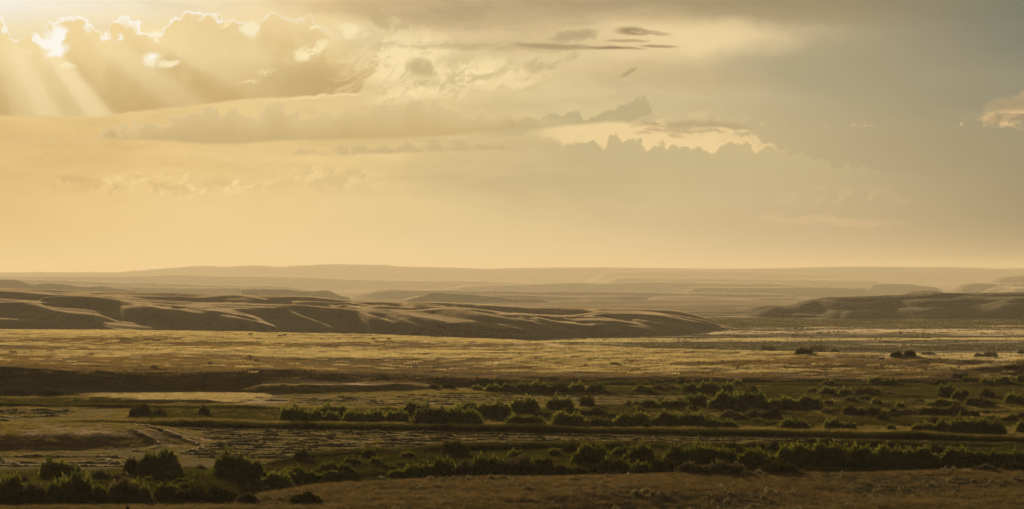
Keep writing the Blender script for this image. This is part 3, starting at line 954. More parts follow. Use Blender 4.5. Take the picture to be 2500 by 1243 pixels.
R_ridges = [
    (SKY_R, 2150, 0, 0.24, 0.1, 14),
    (T((a3, [(400, 532), (600, 530), (700, 545), (850, 560), (1000, 552), (1150, 545)])), None, 22, G1, 0.1, 12),
    (T((a3, [(1150, 560), (1400, 521), (1600, 515), (1900, 520), (2000, 545), (2080, 562)])), None, 26, G1, 0.1, 14),
    (T((a3, [(1250, 492), (1500, 500), (1700, 505), (1900, 495), (2100, 500), (2500, 495), (4500, 490)])), None, 22, 0.24, 0.1, 14),
    (T((a2, [(2180, 640), (2250, 632), (2330, 602), (2420, 578), (2500, 573)]), (a3, [(50, 570), (110, 590), (180, 596)])), None, 30, G3, 0.1, 10),
    (T((a3, [(500, 645), (600, 628), (750, 630), (850, 632)])), None, 20, G2, 0.1, 10),
    (T((a3, [(900, 640), (1200, 622), (1350, 600), (1500, 606), (1700, 600), (1850, 585)])), None, 20, G1, 0.1, 12),
    (T((a3, [(650, 722), (700, 680), (760, 645), (850, 628), (1000, 625), (1100, 637), (1180, 665)])), None, 30, G3, 0.1, 10),
    (T((a3, [(900, 722), (1300, 702), (1500, 670), (1800, 625), (2000, 590), (2150, 560), (2280, 530), (2400, 505), (2500, 500), (4500, 480)])), None, 26, G3, 0.1, 12),
    (T((a3, [(1700, 692), (1850, 665), (2000, 640), (2200, 590), (2300, 565), (2500, 560), (4500, 555)])), None, 24, G3, 0.1, 12),
    (T((a3, [(-60, 668), (300, 662), (700, 672), (740, 680)])), None, 14, G3, 0.1, 8),
]
yr_R = np.concatenate([np.arange(1930, 2200, 3.0), np.arange(2200, 2500, 12.0)])
hills_R = build_hills('scrub_hills', 'dark scrub covered hills with a rounded knob, beyond the sage flats', 1745, 3000, 5, yr_R, None, R_ridges, M_hill_dark, rough=(0.25, 24), TF=1.3, blur=2)

# --- mesas and scarps in the middle distance
BR = (0.9, 0.16, 5.0)
yr_M = np.concatenate([np.arange(3900, 6700, 28.0)])
build_hills('mesa', 'low flat topped mesa fading in golden haze above the left grass hills', -600, 330, 6, np.arange(4600, 5700, 22.0), None,
            [(T((a0, [(-2500, 300), (0, 320), (160, 322), (240, 352), (320, 376), (380, 360), (430, 354), (640, 368), (740, 387), (860, 393), (960, 379), (1020, 380), (1100, 400), (1250, 420), (1330, 430)])), 5000, 0, (0.5, 0.14, 4), 0.1, 14)], M_mesa, rough=(0.5, 40), gully=40)
build_hills('mesa', 'hazy mesa with a stepped right end behind the middle grass hills', 590, 860, 4, np.arange(4500, 5500, 16.0), None,
            [(T((a1, [(-140, 425), (40, 414), (300, 418), (450, 435), (580, 433), (640, 428), (700, 430), (740, 450), (800, 478), (860, 494), (930, 505)])), 4900, 0, (0.7, 0.2, 5), 0.1, 10)], M_mesa, rough=(0.6, 30), gully=40)
build_hills('mesa', 'hazy butte with a small rocky cap and long sloping tail', 990, 1540, 4, np.arange(4000, 5100, 16.0), None,
            [(T((a1, [(1460, 520), (1570, 486), (1650, 466), (1690, 446), (1750, 447), (1800, 450), (1860, 458), (1950, 453), (2050, 465), (2250, 480), (2350, 490), (2500, 512)]), (a2, [(100, 510), (150, 507), (250, 516), (350, 530), (450, 549), (600, 568), (800, 580), (950, 588), (1150, 608)])), 4400, 0, (0.8, 0.2, 3), 0.1, 8)], M_mesa, rough=(0.8, 25), gully=50)
mids = [
    (T((a1, [(650, 420), (720, 415), (1000, 412), (1250, 418), (1600, 428), (2500, 432)]), (a2, [(400, 436), (900, 440), (1500, 450), (2500, 462)]), (a3, [(300, 470), (700, 480)])), 6500, 0, 0.2, 0.06, 40),
    (T((a0, [(-2400, 375), (1000, 385), (1450, 395), (1900, 402), (2500, 405)]), (a1, [(300, 404), (700, 410), (800, 416)])), 6600, 0, 0.2, 0.06, 40),
    (T((a2, [(-1200, 478), (0, 472), (300, 480), (700, 485), (1100, 480), (1250, 481), (1320, 505), (1450, 552), (1520, 575)])), 5600, 0, 0.25, 0.06, 30),
    (T((a2, [(1250, 496), (1500, 488), (1800, 485), (2050, 500), (2250, 505), (2500, 500)])), 5900, 0, 0.22, 0.06, 30),
    (T((a2, [(2120, 575), (2180, 545), (2280, 510), (2400, 499), (2500, 497)]), (a3, [(250, 500), (450, 505), (600, 520)])), 5000, 0, 0.25, 0.06, 25),
    (T((a3, [(1250, 480), (1290, 470), (1340, 440), (1400, 426), (1600, 422), (1650, 430), (1700, 456), (1760, 470)])), 5200, 0, (0.7, 0.3, 5), 0.06, 15),
]
build_hills('scarp', 'long brown hazy scarps across the middle distance of the valley', -600, 3000, 6, yr_M, None, mids, M_mesa, rough=(0.8, 60), gully=80, TF=1.2)
# --- far ridges
far_r = [
    (T((a0, [(-2500, 256), (0, 252), (400, 248), (700, 250), (1000, 250), (1190, 252), (1240, 243), (1300, 233), (1370, 238), (1420, 228), (1700, 208), (1900, 190), (2080, 188), (2150, 198), (2300, 191), (2420, 184), (2500, 184)]),
       (a1, [(120, 190), (210, 200), (400, 185), (620, 178), (800, 172), (1000, 176), (1300, 180), (1350, 195), (1600, 200), (1900, 206), (2150, 215), (2250, 218), (2500, 210)]),
       (a2, [(400, 205), (900, 205), (1200, 208), (1600, 212), (2100, 217), (2500, 212)]),
       (a3, [(300, 205), (600, 198), (950, 196), (1200, 198), (1700, 200), (2000, 205), (2150, 212), (2300, 216), (2500, 208), (5000, 206)])), 16000, 0, 0.22, 0.05, 60),
    (T((a2, [(600, 250), (900, 235), (1200, 240), (1500, 232), (2000, 235), (2500, 245)]), (a3, [(500, 270), (800, 260)])), 14500, 0, 0.2, 0.05, 60),
    (T((a0, [(-2500, 288), (0, 285), (1350, 280), (1500, 275), (1700, 268), (2000, 278), (2500, 283)]), (a1, [(400, 290), (700, 303), (900, 312), (1200, 318), (1500, 325), (1900, 322), (2500, 335)]), (a2, [(270, 328), (700, 340), (1000, 352)])), 11500, 0, 0.25, 0.05, 50),
    (T((a2, [(600, 300), (1000, 290), (1500, 300), (2000, 296), (2500, 310)]), (a3, [(300, 312), (700, 318), (1000, 322), (1400, 326)])), 12000, 0, 0.2, 0.05, 50),
    (T((a3, [(1900, 345), (2200, 304), (2300, 293), (2500, 283), (5000, 270)])), 9500, 0, 0.28, 0.05, 40),
    (T((a0, [(-2500, 330), (300, 328), (700, 334), (1000, 345), (1500, 352), (1900, 372), (2500, 380)]), (a1, [(300, 385), (700, 396), (1000, 400)])), 8600, 0, 0.25, 0.05, 40),
    (T((a1, [(1500, 395), (2000, 385), (2500, 375)]), (a2, [(600, 350), (900, 362), (1200, 350), (1500, 346), (1900, 352), (2500, 358)]), (a3, [(200, 372), (600, 385), (900, 398)])), 9400, 0, 0.22, 0.05, 40),
    (T((a2, [(1500, 400), (1900, 392), (2500, 396)]), (a3, [(300, 393), (600, 395), (800, 400), (950, 401), (1050, 425), (1150, 455), (1200, 472)])), 7600, 0, 0.3, 0.05, 30),
    (T((a3, [(900, 378), (960, 370), (1100, 361), (1370, 361), (1450, 380), (1650, 400), (1760, 412)])), 8200, 0, 0.3, 0.05, 30),
    (T((a3, [(1500, 462), (1700, 440), (1800, 392), (1880, 363), (2000, 357), (2200, 360), (2500, 366), (5000, 370)])), 7800, 0, 0.3, 0.05, 30),
    (T((a3, [(1860, 460), (1940, 430), (2050, 386), (2200, 380), (2500, 392), (5000, 395)])), 7450, 0, 0.32, 0.05, 25),
    (T((a3, [(2080, 455), (2180, 400), (2300, 398), (2500, 400), (5000, 410)])), 7250, 0, 0.32, 0.05, 25),
]
build_hills('far_ridges', 'pale layered ridges and tablelands along the horizon', -600, 3000, 7, np.concatenate([np.arange(7000, 10000, 50.0), np.arange(10000, 17500, 110.0)]), None, far_r, M_far, rough=(1.6, 160), gully=200, TF=1.3)

# ------------------------------------------------------------------ haze: one closed box of thin golden air
hz = np.array([[x, y, z] for x in (-27000, 27000) for y in (-27000, 27000) for z in (-64, 72)], dtype=float)
me = raw_mesh('haze', hz, [[0, 1, 3, 2], [4, 6, 7, 5], [0, 4, 5, 1], [2, 3, 7, 6], [0, 2, 6, 4], [1, 5, 7, 3]])
M_haze = bpy.data.materials.new('haze')
M_haze.use_nodes = True
M_haze.node_tree.nodes.clear()
H_ = NB(M_haze.node_tree)
pv = H_.node('ShaderNodeVolumePrincipled')
pv.inputs['Color'].default_value = (0.73, 0.67, 0.52, 1)
pv.inputs['Density'].default_value = 7.5e-5
pv.inputs['Anisotropy'].default_value = 0.33
ho = H_.node('ShaderNodeOutputMaterial')
H_.l.new(pv.outputs[0], ho.inputs['Volume'])
put_object('haze', me, M_haze, 'thin golden evening haze filling the valley air', kind='stuff')

# ------------------------------------------------------------------ unseen cloud sheet added before the sun to shade the near ground (above the picture)
def make_shade_cloud():
    alt = 500.0
    t = alt / SUN_DIR[2]
    ox, oy = SUN_DIR[0] * t, SUN_DIR[1] * t
    nx, ny = 120, 70
    gx, gy = np.meshgrid(np.linspace(-900, 900, nx), np.linspace(-1100, 640, ny), indexing='ij')
    edge_y = 425 + fbm(gx, gx * 0, 160, 3, 0.55, 81) * 140
    m_ = sstep(gy, edge_y + 60, edge_y - 160) * sstep(gy, -1100, -900) * sstep(np.abs(gx), 900, 760)
    th = 26 * m_ * (0.7 + 0.8 * fbm(gx, gy, 70, 4, 0.6, 82)) - 4 + 3 * fbm(gx, gy, 30, 3, 0.6, 83)
    keep = th > 0.4
    th = np.maximum(th, 0.4)
    top = np.stack([gx + ox, gy + oy, alt + th], -1).reshape(-1, 3)
    bot = np.stack([gx + ox, gy + oy, alt - 0.25 * th], -1).reshape(-1, 3)
    idx = np.arange(nx * ny).reshape(nx, ny)
    q = np.stack([idx[:-1, :-1], idx[1:, :-1], idx[1:, 1:], idx[:-1, 1:]], -1)
    kq = (keep[:-1, :-1] | keep[1:, :-1] | keep[1:, 1:] | keep[:-1, 1:])
    q1 = q[kq]
    q2 = q1[:, ::-1] + nx * ny
    n = nx * ny
    sides = []
    K = kq
    for (di, dj, e0, e1) in ((-1, 0, 0, 3), (1, 0, 2, 1), (0, -1, 1, 0), (0, 1, 3, 2)):
        sh = np.zeros_like(K)
        if di == -1: sh[1:] = K[:-1]
        if di == 1: sh[:-1] = K[1:]
        if dj == -1: sh[:, 1:] = K[:, :-1]
        if dj == 1: sh[:, :-1] = K[:, 1:]
        ed = q[K & ~sh]
        sides.append(np.stack([ed[:, e0], ed[:, e1], ed[:, e1] + n, ed[:, e0] + n], -1))
    me = raw_mesh('cloud', np.concatenate([top, bot]), np.concatenate([q1, q2] + sides), smooth=True)
    m = bpy.data.materials.new('shade_cloud')
    m.use_nodes = True
    m.node_tree.nodes.clear()
    B = NB(m.node_tree)
    d = B.node('ShaderNodeBsdfDiffuse'); d.inputs[0].default_value = (0.8, 0.8, 0.8, 1)
    tl = B.node('ShaderNodeBsdfTranslucent'); tl.inputs[0].default_value = (0.8, 0.8, 0.8, 1)
    tp = B.node('ShaderNodeBsdfTransparent')
    a = B.node('ShaderNodeMixShader'); a.inputs[0].default_value = 0.5
    b = B.node('ShaderNodeMixShader'); b.inputs[0].default_value = CLOUD_CLEAR ** 0.5
    B.l.new(d.outputs[0], a.inputs[1]); B.l.new(tl.outputs[0], a.inputs[2])
    B.l.new(a.outputs[0], b.inputs[1]); B.l.new(tp.outputs[0], b.inputs[2])
    o = B.node('ShaderNodeOutputMaterial')
    B.l.new(b.outputs[0], o.inputs[0])
    put_object('cloud', me, m, 'thin ragged unseen cloud sheet added toward the sun to shade the near ground', kind='stuff')


CLOUD_CLEAR = 0.64
make_shade_cloud()

# ================================================================== cover plants
def ray_ground(X, Y):
    """point of the ground seen on this bearing and row"""
    k = (Y - HOR) / F
    ds = np.concatenate([np.arange(150, 1300, 1.0), np.arange(1300, 4000, 4.0)])
    x = (X - 1250) / F * ds
    gz = ground_z(x, ds)
    hit = gz >= EYE - k * ds
    hit &= ds > 240
    i = int(hit.argmax()) if hit.any() else len(ds) - 1
    return x[i], ds[i], float(gz[i])


def plant_mat(name, c0, c1, trans=0.45, wave=1.2, tip=None, gloss=0.0):
    m = bpy.data.materials.new(name)
    m.use_nodes = True
    m.node_tree.nodes.clear()
    B = NB(m.node_tree)
    g = B.node('ShaderNodeNewGeometry')
    n = B.noise(g.outputs['Position'], wave, 2.0, 0.6)
    col = B.mix(B.step(n, 0.35, 0.65), c0, c1)
    oi = B.node('ShaderNodeObjectInfo')
    col = B.mix(1.0, col, B.mix(oi.outputs['Random'], (0.72, 0.74, 0.78, 1), (1.25, 1.2, 1.05, 1)), 'MULTIPLY')
    d = B.node('ShaderNodeBsdfDiffuse')
    B.put(d.inputs[0], col)
    t = B.node('ShaderNodeBsdfTranslucent')
    B.put(t.inputs[0], B.v('MULTIPLY', col, (1.5, 1.45, 0.9)))
    mx = B.node('ShaderNodeMixShader')
    mx.inputs[0].default_value = trans
    B.l.new(d.outputs[0], mx.inputs[1])
    B.l.new(t.outputs[0], mx.inputs[2])
    o = B.node('ShaderNodeOutputMaterial')
    B.l.new(mx.outputs[0], o.inputs[0])
    return m


M_straw = plant_mat('straw_blades', (0.36, 0.30, 0.21, 1), (0.60, 0.52, 0.40, 1), 0.6)
M_dry = plant_mat('dry_blades', (0.14, 0.10, 0.055, 1), (0.27, 0.195, 0.11, 1), 0.5)
M_fore = plant_mat('rusty_blades', (0.10, 0.075, 0.047, 1), (0.23, 0.17, 0.11, 1), 0.45)
M_green = plant_mat('green_blades', (0.036, 0.037, 0.011, 1), (0.072, 0.068, 0.020, 1), 0.5)
M_meadow = plant_mat('meadow_blades', (0.15, 0.128, 0.05, 1), (0.30, 0.24, 0.11, 1), 0.5)
M_bright = plant_mat('bright_green_blades', (0.09, 0.095, 0.02, 1), (0.17, 0.165, 0.04, 1), 0.55)
M_willow = plant_mat('willow_leaves', (0.095, 0.105, 0.030, 1), (0.205, 0.215, 0.06, 1), 0.52, 0.8)
M_lime = plant_mat('lime_leaves', (0.085, 0.098, 0.018, 1), (0.17, 0.18, 0.036, 1), 0.55, 0.8)
M_dark = plant_mat('dark_leaves', (0.042, 0.038, 0.016, 1), (0.085, 0.073, 0.032, 1), 0.40, 0.8)
M_grey = plant_mat('grey_leaves', (0.085, 0.073, 0.048, 1), (0.16, 0.135, 0.09, 1), 0.40, 0.8)
M_sage = plant_mat('sage_leaves', (0.19, 0.175, 0.135, 1), (0.36, 0.33, 0.26, 1), 0.40, 2.0)
M_bark = plant_mat('bark', (0.06, 0.045, 0.03, 1), (0.10, 0.08, 0.06, 1), 0.0, 3.0)


def blades(n, radius, h, w, seed, lean=0.35, square=False, hvar=0.5):
    """upright tapering blades, one triangle each"""
    r_ = np.random.default_rng(seed)
    if square:
        bx_ = r_.uniform(-radius, radius, n)
        by_ = r_.uniform(-radius, radius, n)
    else:
        a = r_.uniform(0, 2 * np.pi, n)
        q = radius * np.sqrt(r_.uniform(0, 1, n))
        bx_, by_ = q * np.cos(a), q * np.sin(a)
    hh = h * (1 - hvar * r_.uniform(0, 1, n))
    th = r_.uniform(0, np.pi, n)
    la = r_.uniform(0, 2 * np.pi, n)
    ll = hh * lean * r_.uniform(0, 1, n)
    wx, wy = np.cos(th) * w / 2, np.sin(th) * w / 2
    co = np.stack([
        np.stack([bx_ - wx, by_ - wy, np.full(n, -0.08)], -1),
        np.stack([bx_ + wx, by_ + wy, np.full(n, -0.08)], -1),
        np.stack([bx_ + ll * np.cos(la), by_ + ll * np.sin(la), hh], -1)], 1)
    return co.reshape(-1, 3), np.arange(n * 3).reshape(-1, 3)


def proto(name, co, f, mat):
    me = raw_mesh(name, co, f)
    me.materials.append(mat)
    return bpy.data.objects.new(name, me)


def scatter(name, label, pts, scl, protos, seed=0, yscale=None):
    """uncountable ground cover: copies placed on a cloud of points"""
    col = bpy.data.collections.new(name + '_kinds')
    for p in protos:
        col.objects.link(p)
    me = bpy.data.meshes.new(name)
    me.vertices.add(len(pts))
    me.vertices.foreach_set('co', np.asarray(pts, dtype=np.float32).ravel())
    a = me.attributes.new('scl', 'FLOAT', 'POINT')
    a.data.foreach_set('value', np.asarray(scl, dtype=np.float32))
    a = me.attributes.new('rz', 'FLOAT', 'POINT')
    a.data.foreach_set('value', np.random.default_rng(seed).uniform(0, 6.28, len(pts)).astype(np.float32))
    o = put_object(name, me, None, label, kind='stuff')
    ng = bpy.data.node_groups.new(name, 'GeometryNodeTree')
    ng.interface.new_socket('Geometry', in_out='INPUT', socket_type='NodeSocketGeometry')
    ng.interface.new_socket('Geometry', in_out='OUTPUT', socket_type='NodeSocketGeometry')
    N, L = ng.nodes, ng.links
    gi, go = N.new('NodeGroupInput'), N.new('NodeGroupOutput')
    ci = N.new('GeometryNodeCollectionInfo')
    ci.inputs['Collection'].default_value = col
    ci.inputs['Separate Children'].default_value = True
    ci.inputs['Reset Children'].default_value = True
    ip_ = N.new('GeometryNodeInstanceOnPoints')
    ip_.inputs['Pick Instance'].default_value = True
    s_ = N.new('GeometryNodeInputNamedAttribute'); s_.data_type = 'FLOAT'; s_.inputs[0].default_value = 'scl'
    r_ = N.new('GeometryNodeInputNamedAttribute'); r_.data_type = 'FLOAT'; r_.inputs[0].default_value = 'rz'
    cx_ = N.new('ShaderNodeCombineXYZ')
    L.new(r_.outputs[0], cx_.inputs[2])
    L.new(gi.outputs[0], ip_.inputs['Points'])
    L.new(ci.outputs[0], ip_.inputs['Instance'])
    L.new(cx_.outputs[0], ip_.inputs['Rotation'])
    L.new(s_.outputs[0], ip_.inputs['Scale'])
    L.new(ip_.outputs[0], go.inputs[0])
    md = o.modifiers.new('scatter', 'NODES')
    md.node_group = ng
    return o


def field(n, X0, X1, d0, d1, keep, seed):
    """random points by area in a wedge of the view, thinned by keep(x, y, X, d, z, Y)"""
    r_ = np.random.default_rng(seed)
    d = np.sqrt(r_.uniform(d0 ** 2, d1 ** 2, n))
    X = r_.uniform(X0, X1, n)
    x = (X - 1250) / F * d
    z = ground_z(x, d)
    Y = HOR + F * (EYE - z) / d
    p = keep(x, d, X, d, z, Y)
    m = r_.uniform(0, 1, n) < p
    return np.stack([x, d, z], -1)[m]


def edge(Xs, pts, z):
    return dist_at(ip(Xs, pts), z)


# --- dry pasture bench: pale seeded grass in tufts, 5 m patches
def patch(name, n, rad, h, w, mat, seeds, **k):
    out = []
    for s in seeds:
        co, f = blades(n, rad, h, w, s, **k)
        out.append(proto(name, co, f, mat))
    return out


def keep_plate(x, y, X, d, z, Y):
    f0 = edge(X, FRONT, 0.0)
    cd = edge(X, CREST, 4.0)
    t = np.clip((d - f0) / (cd - f0), 0, 1.3)
    on = sstep(d, f0 + 6, f0 + 16) * sstep(d, cd + 40, cd + 20)
    s = fbm(x * 0.35, y, 26, 4, 0.6, 32)
    return on * (0.04 + 0.96 * sstep(s * 1.2 + t * 0.85, 0.42, 0.95)) * sstep(t, 0.04, 0.26)


def keep_plate2(x, y, X, d, z, Y):
    f0 = edge(X, FRONT, 0.0)
    cd = edge(X, CREST, 4.0)
    on = sstep(d, f0 + 4, f0 + 14) * sstep(d, cd + 30, cd + 10)
    return on * (0.35 + 0.65 * sstep(fbm(x, y * 0.55, 55, 4, 0.55, 31), -0.2, 0.4))


pp = field(30000, -250, 2750, 540, 960, keep_plate, 101)
scatter('pale_grass', 'pale seeded grass glowing in tufts across the dry pasture bench', pp, rng.uniform(0.7, 1.3, len(pp)), patch('tuft', 130, 1.7, 0.42, 0.05, M_straw, (1, 2, 3, 4)), 5)
pp = field(26000, -250, 2750, 540, 960, keep_plate2, 102)
scatter('brown_grass', 'short brown grass over the dry pasture bench', pp, rng.uniform(0.7, 1.3, len(pp)), patch('tuft', 110, 1.8, 0.30, 0.06, M_dry, (5, 6, 7)), 6)

# --- meadow and willow flats
def low_mask(X, d, z, Y):
    return sstep(d, edge(X, BENCH, 0.8) + 2, edge(X, BENCH, 0.8) + 8) * sstep(d, edge(X, FRONT, 0.0) + 4, edge(X, FRONT, 0.0) - 4)


TOPC = [(-600, 1150), (300, 1150), (620, 1140), (760, 1118), (1000, 1105), (1400, 1092), (1800, 1092), (2100, 1092), (2500, 1090), (3000, 1088)]
HAY1 = [(-600, 1080), (0, 1078), (100, 1040), (170, 1042), (400, 1046), (600, 1049), (850, 1053), (1250, 1059), (1700, 1068), (2100, 1076), (2500, 1083), (3000, 1092)]


def in_hay(X, Y):
    a = (Y > ip(X, HAY1)) & (Y < ip(X, TOPC) + 2)
    b = (Y > 998) & (Y < 1032) & (X < 170 - (Y - 998) * 1.0 + 120)
    c_ = (Y > 962) & (Y < 992) & (X > 620) & (X < 1700)
    return a | b | c_


def keep_meadow(x, y, X, d, z, Y):
    k = low_mask(X, d, z, Y)
    hay = in_hay(X, Y)
    pale = (X > 175) & (X < 700) & (Y > 958) & (Y < 962 + 24 * sstep(X, 150, 420))
    return k * np.where(hay, 0.25, 0.8) * (Y < ip(X, TOPC)) * ~pale


pp = field(52000, -250, 2750, 355, 610, keep_meadow, 103)
scatter('meadow_grass', 'yellow green meadow grass between the hay and the willows', pp, rng.uniform(0.6, 1.2, len(pp)), patch('tuft', 90, 1.0, 0.32, 0.035, M_meadow, (11, 12, 13)), 7)


def keep_green(x, y, X, d, z, Y):
    k = low_mask(X, d, z, Y)
    g = sstep(fbm(x * 0.35, y, 26, 4, 0.6, 32), -0.25, 0.10)
    a = (Y > ip(X, TOPC) + 2) * 1.0
    b = ((Y < 1040) & (Y > 945) & (X > 1450) & ~in_hay(X, Y)) * g
    c_ = ((Y < 1030) & (Y > 1000) & (X > 330) & (X < 1500)) * 0.5
    e = ((Y < 990) & (Y > 975) & (X < 330)) * 0.8
    return k * np.clip(a + b + c_ + e, 0, 1)


pp = field(60000, -250, 2750, 285, 600, keep_green, 104)
scatter('green_grass', 'rank green grass in the creek bottom and willow flats', pp, rng.uniform(0.6, 1.35, len(pp)), patch('tuft', 100, 0.9, 0.55, 0.035, M_green, (21, 22, 23), lean=0.5), 8)


def keep_bright(x, y, X, d, z, Y):
    return low_mask(X, d, z, Y) * (Y > ip(X, TOPC) + 6) * sstep(fbm(x, y, 12, 3, 0.55, 36), 0.0, 0.25)


pp = field(26000, -250, 2750, 285, 380, keep_bright, 114)
scatter('green_grass', 'bright yellow green grass in the openings of the creek bottom', pp, rng.uniform(0.6, 1.2, len(pp)), patch('tuft', 90, 0.8, 0.5, 0.035, M_bright, (24, 25), lean=0.5), 18)


# --- uncut grass strips beside the hay: tall standing grass with a steep face
def strip(name, label, pts, depth, h, seed, per=9.0, mat=M_green):
    X = np.arange(pts[0][0], pts[-1][0], 1.0)
    Yb = ip(X, pts)
    d = dist_at(Yb, 0.0)
    x = (X - 1250) / F * d
    seg = np.hypot(np.diff(x), np.diff(d))
    L = np.concatenate([[0], np.cumsum(seg)])
    r_ = np.random.default_rng(seed)
    n = int(L[-1] * depth * per)
    s = r_.uniform(0, L[-1], n)
    q = r_.uniform(0, 1, n) ** 0.8 * depth
    px_, py_ = np.interp(s, L, x), np.interp(s, L, d)
    py_ = py_ + q + fbm(px_, py_ * 0, 7, 3, 0.5, seed) * 1.6
    hz_ = h * (0.80 + 0.5 * fbm(px_, px_ * 0, 11, 3, 0.55, seed + 3)) * (0.9 + 0.2 * r_.uniform(0, 1, n))
    ends = sstep(s, 0, 6) * sstep(s, L[-1], L[-1] - 6)
    zz = ground_z(px_, py_)
    pr = patch('tall_tuft', 60, 0.55, 1.0, 0.035, mat, (seed * 7 + 1, seed * 7 + 2), lean=0.25, hvar=0.35)
    return scatter(name, label, np.stack([px_, py_, zz], -1), hz_ * (0.4 + 0.6 * ends), pr, seed)


strip('tall_grass', 'long dark strip of tall uncut grass behind the windrows', [(95, 1036), (170, 1041), (300, 1040), (400, 1043), (600, 1047), (850, 1051), (1250, 1057), (1700, 1066), (2100, 1074), (2500, 1081), (2700, 1085)], 4.5, 1.15, 3)
strip('tall_grass', 'short strip of tall grass behind the left hay rows', [(-200, 990), (0, 993), (300, 998), (600, 999), (690, 1001)], 4, 0.95, 4)
strip('tall_grass', 'narrow tall grass margin in front of the middle willows', [(1040, 962), (1300, 966), (1500, 967), (1700, 965), (1950, 966)], 3, 0.5, 5)
strip('tall_grass', 'tall grass at the foot of the pasture step', [(1180, 946), (1500, 943), (1900, 944), (2200, 945), (2600, 944)], 8, 1.0, 6, per=6)
strip('tall_grass', 'tall grass bordering the far right hay', [(1880, 969), (2100, 972), (2300, 972), (2600, 974)], 4, 0.8, 8)
strip('tall_grass', 'tall green grass lining the creek below the windrows', [(620, 1146), (760, 1122), (900, 1112), (1080, 1106), (1250, 1100), (1400, 1098), (1800, 1096), (2400, 1096), (2700, 1096)], 5, 1.0, 9, per=7)
strip('tall_grass', 'green grass tongue leading to the dark bush', [(300, 1022), (420, 1024), (560, 1027), (680, 1027)], 7, 0.7, 10, per=6)


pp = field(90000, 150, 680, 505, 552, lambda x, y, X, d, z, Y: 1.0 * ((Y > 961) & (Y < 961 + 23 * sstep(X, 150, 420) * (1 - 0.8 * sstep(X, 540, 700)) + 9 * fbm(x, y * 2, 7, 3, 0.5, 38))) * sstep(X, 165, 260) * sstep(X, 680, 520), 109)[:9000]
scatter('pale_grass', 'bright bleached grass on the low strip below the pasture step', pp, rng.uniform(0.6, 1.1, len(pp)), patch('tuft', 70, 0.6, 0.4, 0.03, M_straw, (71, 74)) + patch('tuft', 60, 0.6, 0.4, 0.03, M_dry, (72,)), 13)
strip('tall_grass', 'golden grass fringe added as the lit top edge of the long grass strip', [(95, 1034), (170, 1038), (300, 1036.5), (400, 1039.5), (600, 1043.5), (850, 1047.5), (1250, 1053.5), (1700, 1062.5), (2100, 1070.5), (2500, 1077.5), (2700, 1081.5)], 3.0, 1.3, 33, per=2.2, mat=M_meadow)  # lighter blades give the strip its sunlit edge by colour


# --- foreground bench: rusty bunch grass and seed heads
def keep_fore(x, y, X, d, z, Y):
    e = edge(X, BENCH, 0.8)
    return sstep(d, e + 2, e - 1) * (0.2 + 0.8 * sstep(fbm(x * 0.5, y, 12, 4, 0.6, 37), 0.22, -0.05))


pp = field(26000, -300, 2800, 262, 340, keep_fore, 105)
scatter('bunch_grass', 'rusty bunch grass on the near bench', pp, rng.uniform(0.6, 1.25, len(pp)), patch('tuft', 70, 0.55, 0.38, 0.022, M_fore, (31, 32, 33), lean=0.5), 9)
pp = field(15000, -300, 2800, 262, 340, keep_fore, 106)
scatter('seed_grass', 'paler seed heads standing over the near bench', pp, rng.uniform(0.7, 1.2, len(pp)), patch('tuft', 26, 0.6, 0.5, 0.02, M_dry, (34, 35), lean=0.6), 10)


# --- leafy shrubs
def leaf_cloud(n, lobes, size, seed, up=0.75, skirt=0.25, narrow=0.35):
    """leaf sprays (one long diamond each) through a crown made of several domes"""
    r_ = np.random.default_rng(seed)
    w = np.array([l[3] * l[4] * l[5] for l in lobes]) ** 0.7
    pick = r_.choice(len(lobes), n, p=w / w.sum())
    Lb = np.array(lobes)[pick]
    v = r_.normal(size=(n, 3))
    v /= np.linalg.norm(v, axis=1)[:, None]
    v[:, 2] = np.abs(v[:, 2]) * 1.0 - skirt * r_.uniform(0, 1, n)
    rr = r_.uniform(0.45, 1.0, n) ** 0.45
    rr = np.where(r_.uniform(0, 1, n) < 0.14, rr * r_.uniform(1.0, 1.14, n), rr)
    rr *= 1 + 0.34 * fbm(v[:, 0] * 3 + pick * 7, v[:, 1] * 3 + v[:, 2] * 2, 0.6, 3, 0.6, seed % 13)
    c0 = Lb[:, 0:3] + v * rr[:, None] * Lb[:, 3:6]
    c0[:, 2] = np.maximum(c0[:, 2], 0.02 + 0.1 * r_.uniform(0, 1, n))
    ax = v * (1 - up) + np.array([0, 0, up]) + r_.normal(size=(n, 3)) * 0.35
    ax /= np.linalg.norm(ax, axis=1)[:, None]
    sd = np.cross(ax, r_.normal(size=(n, 3)))
    sd /= np.linalg.norm(sd, axis=1)[:, None]
    ln = size * r_.uniform(0.6, 1.5, n)[:, None]
    co = np.stack([c0 - ax * ln * 0.5, c0 + sd * ln * narrow * 0.5, c0 + ax * ln * 0.6, c0 - sd * ln * narrow * 0.5], 1)
    return co.reshape(-1, 3), np.arange(n * 4).reshape(-1, 4)


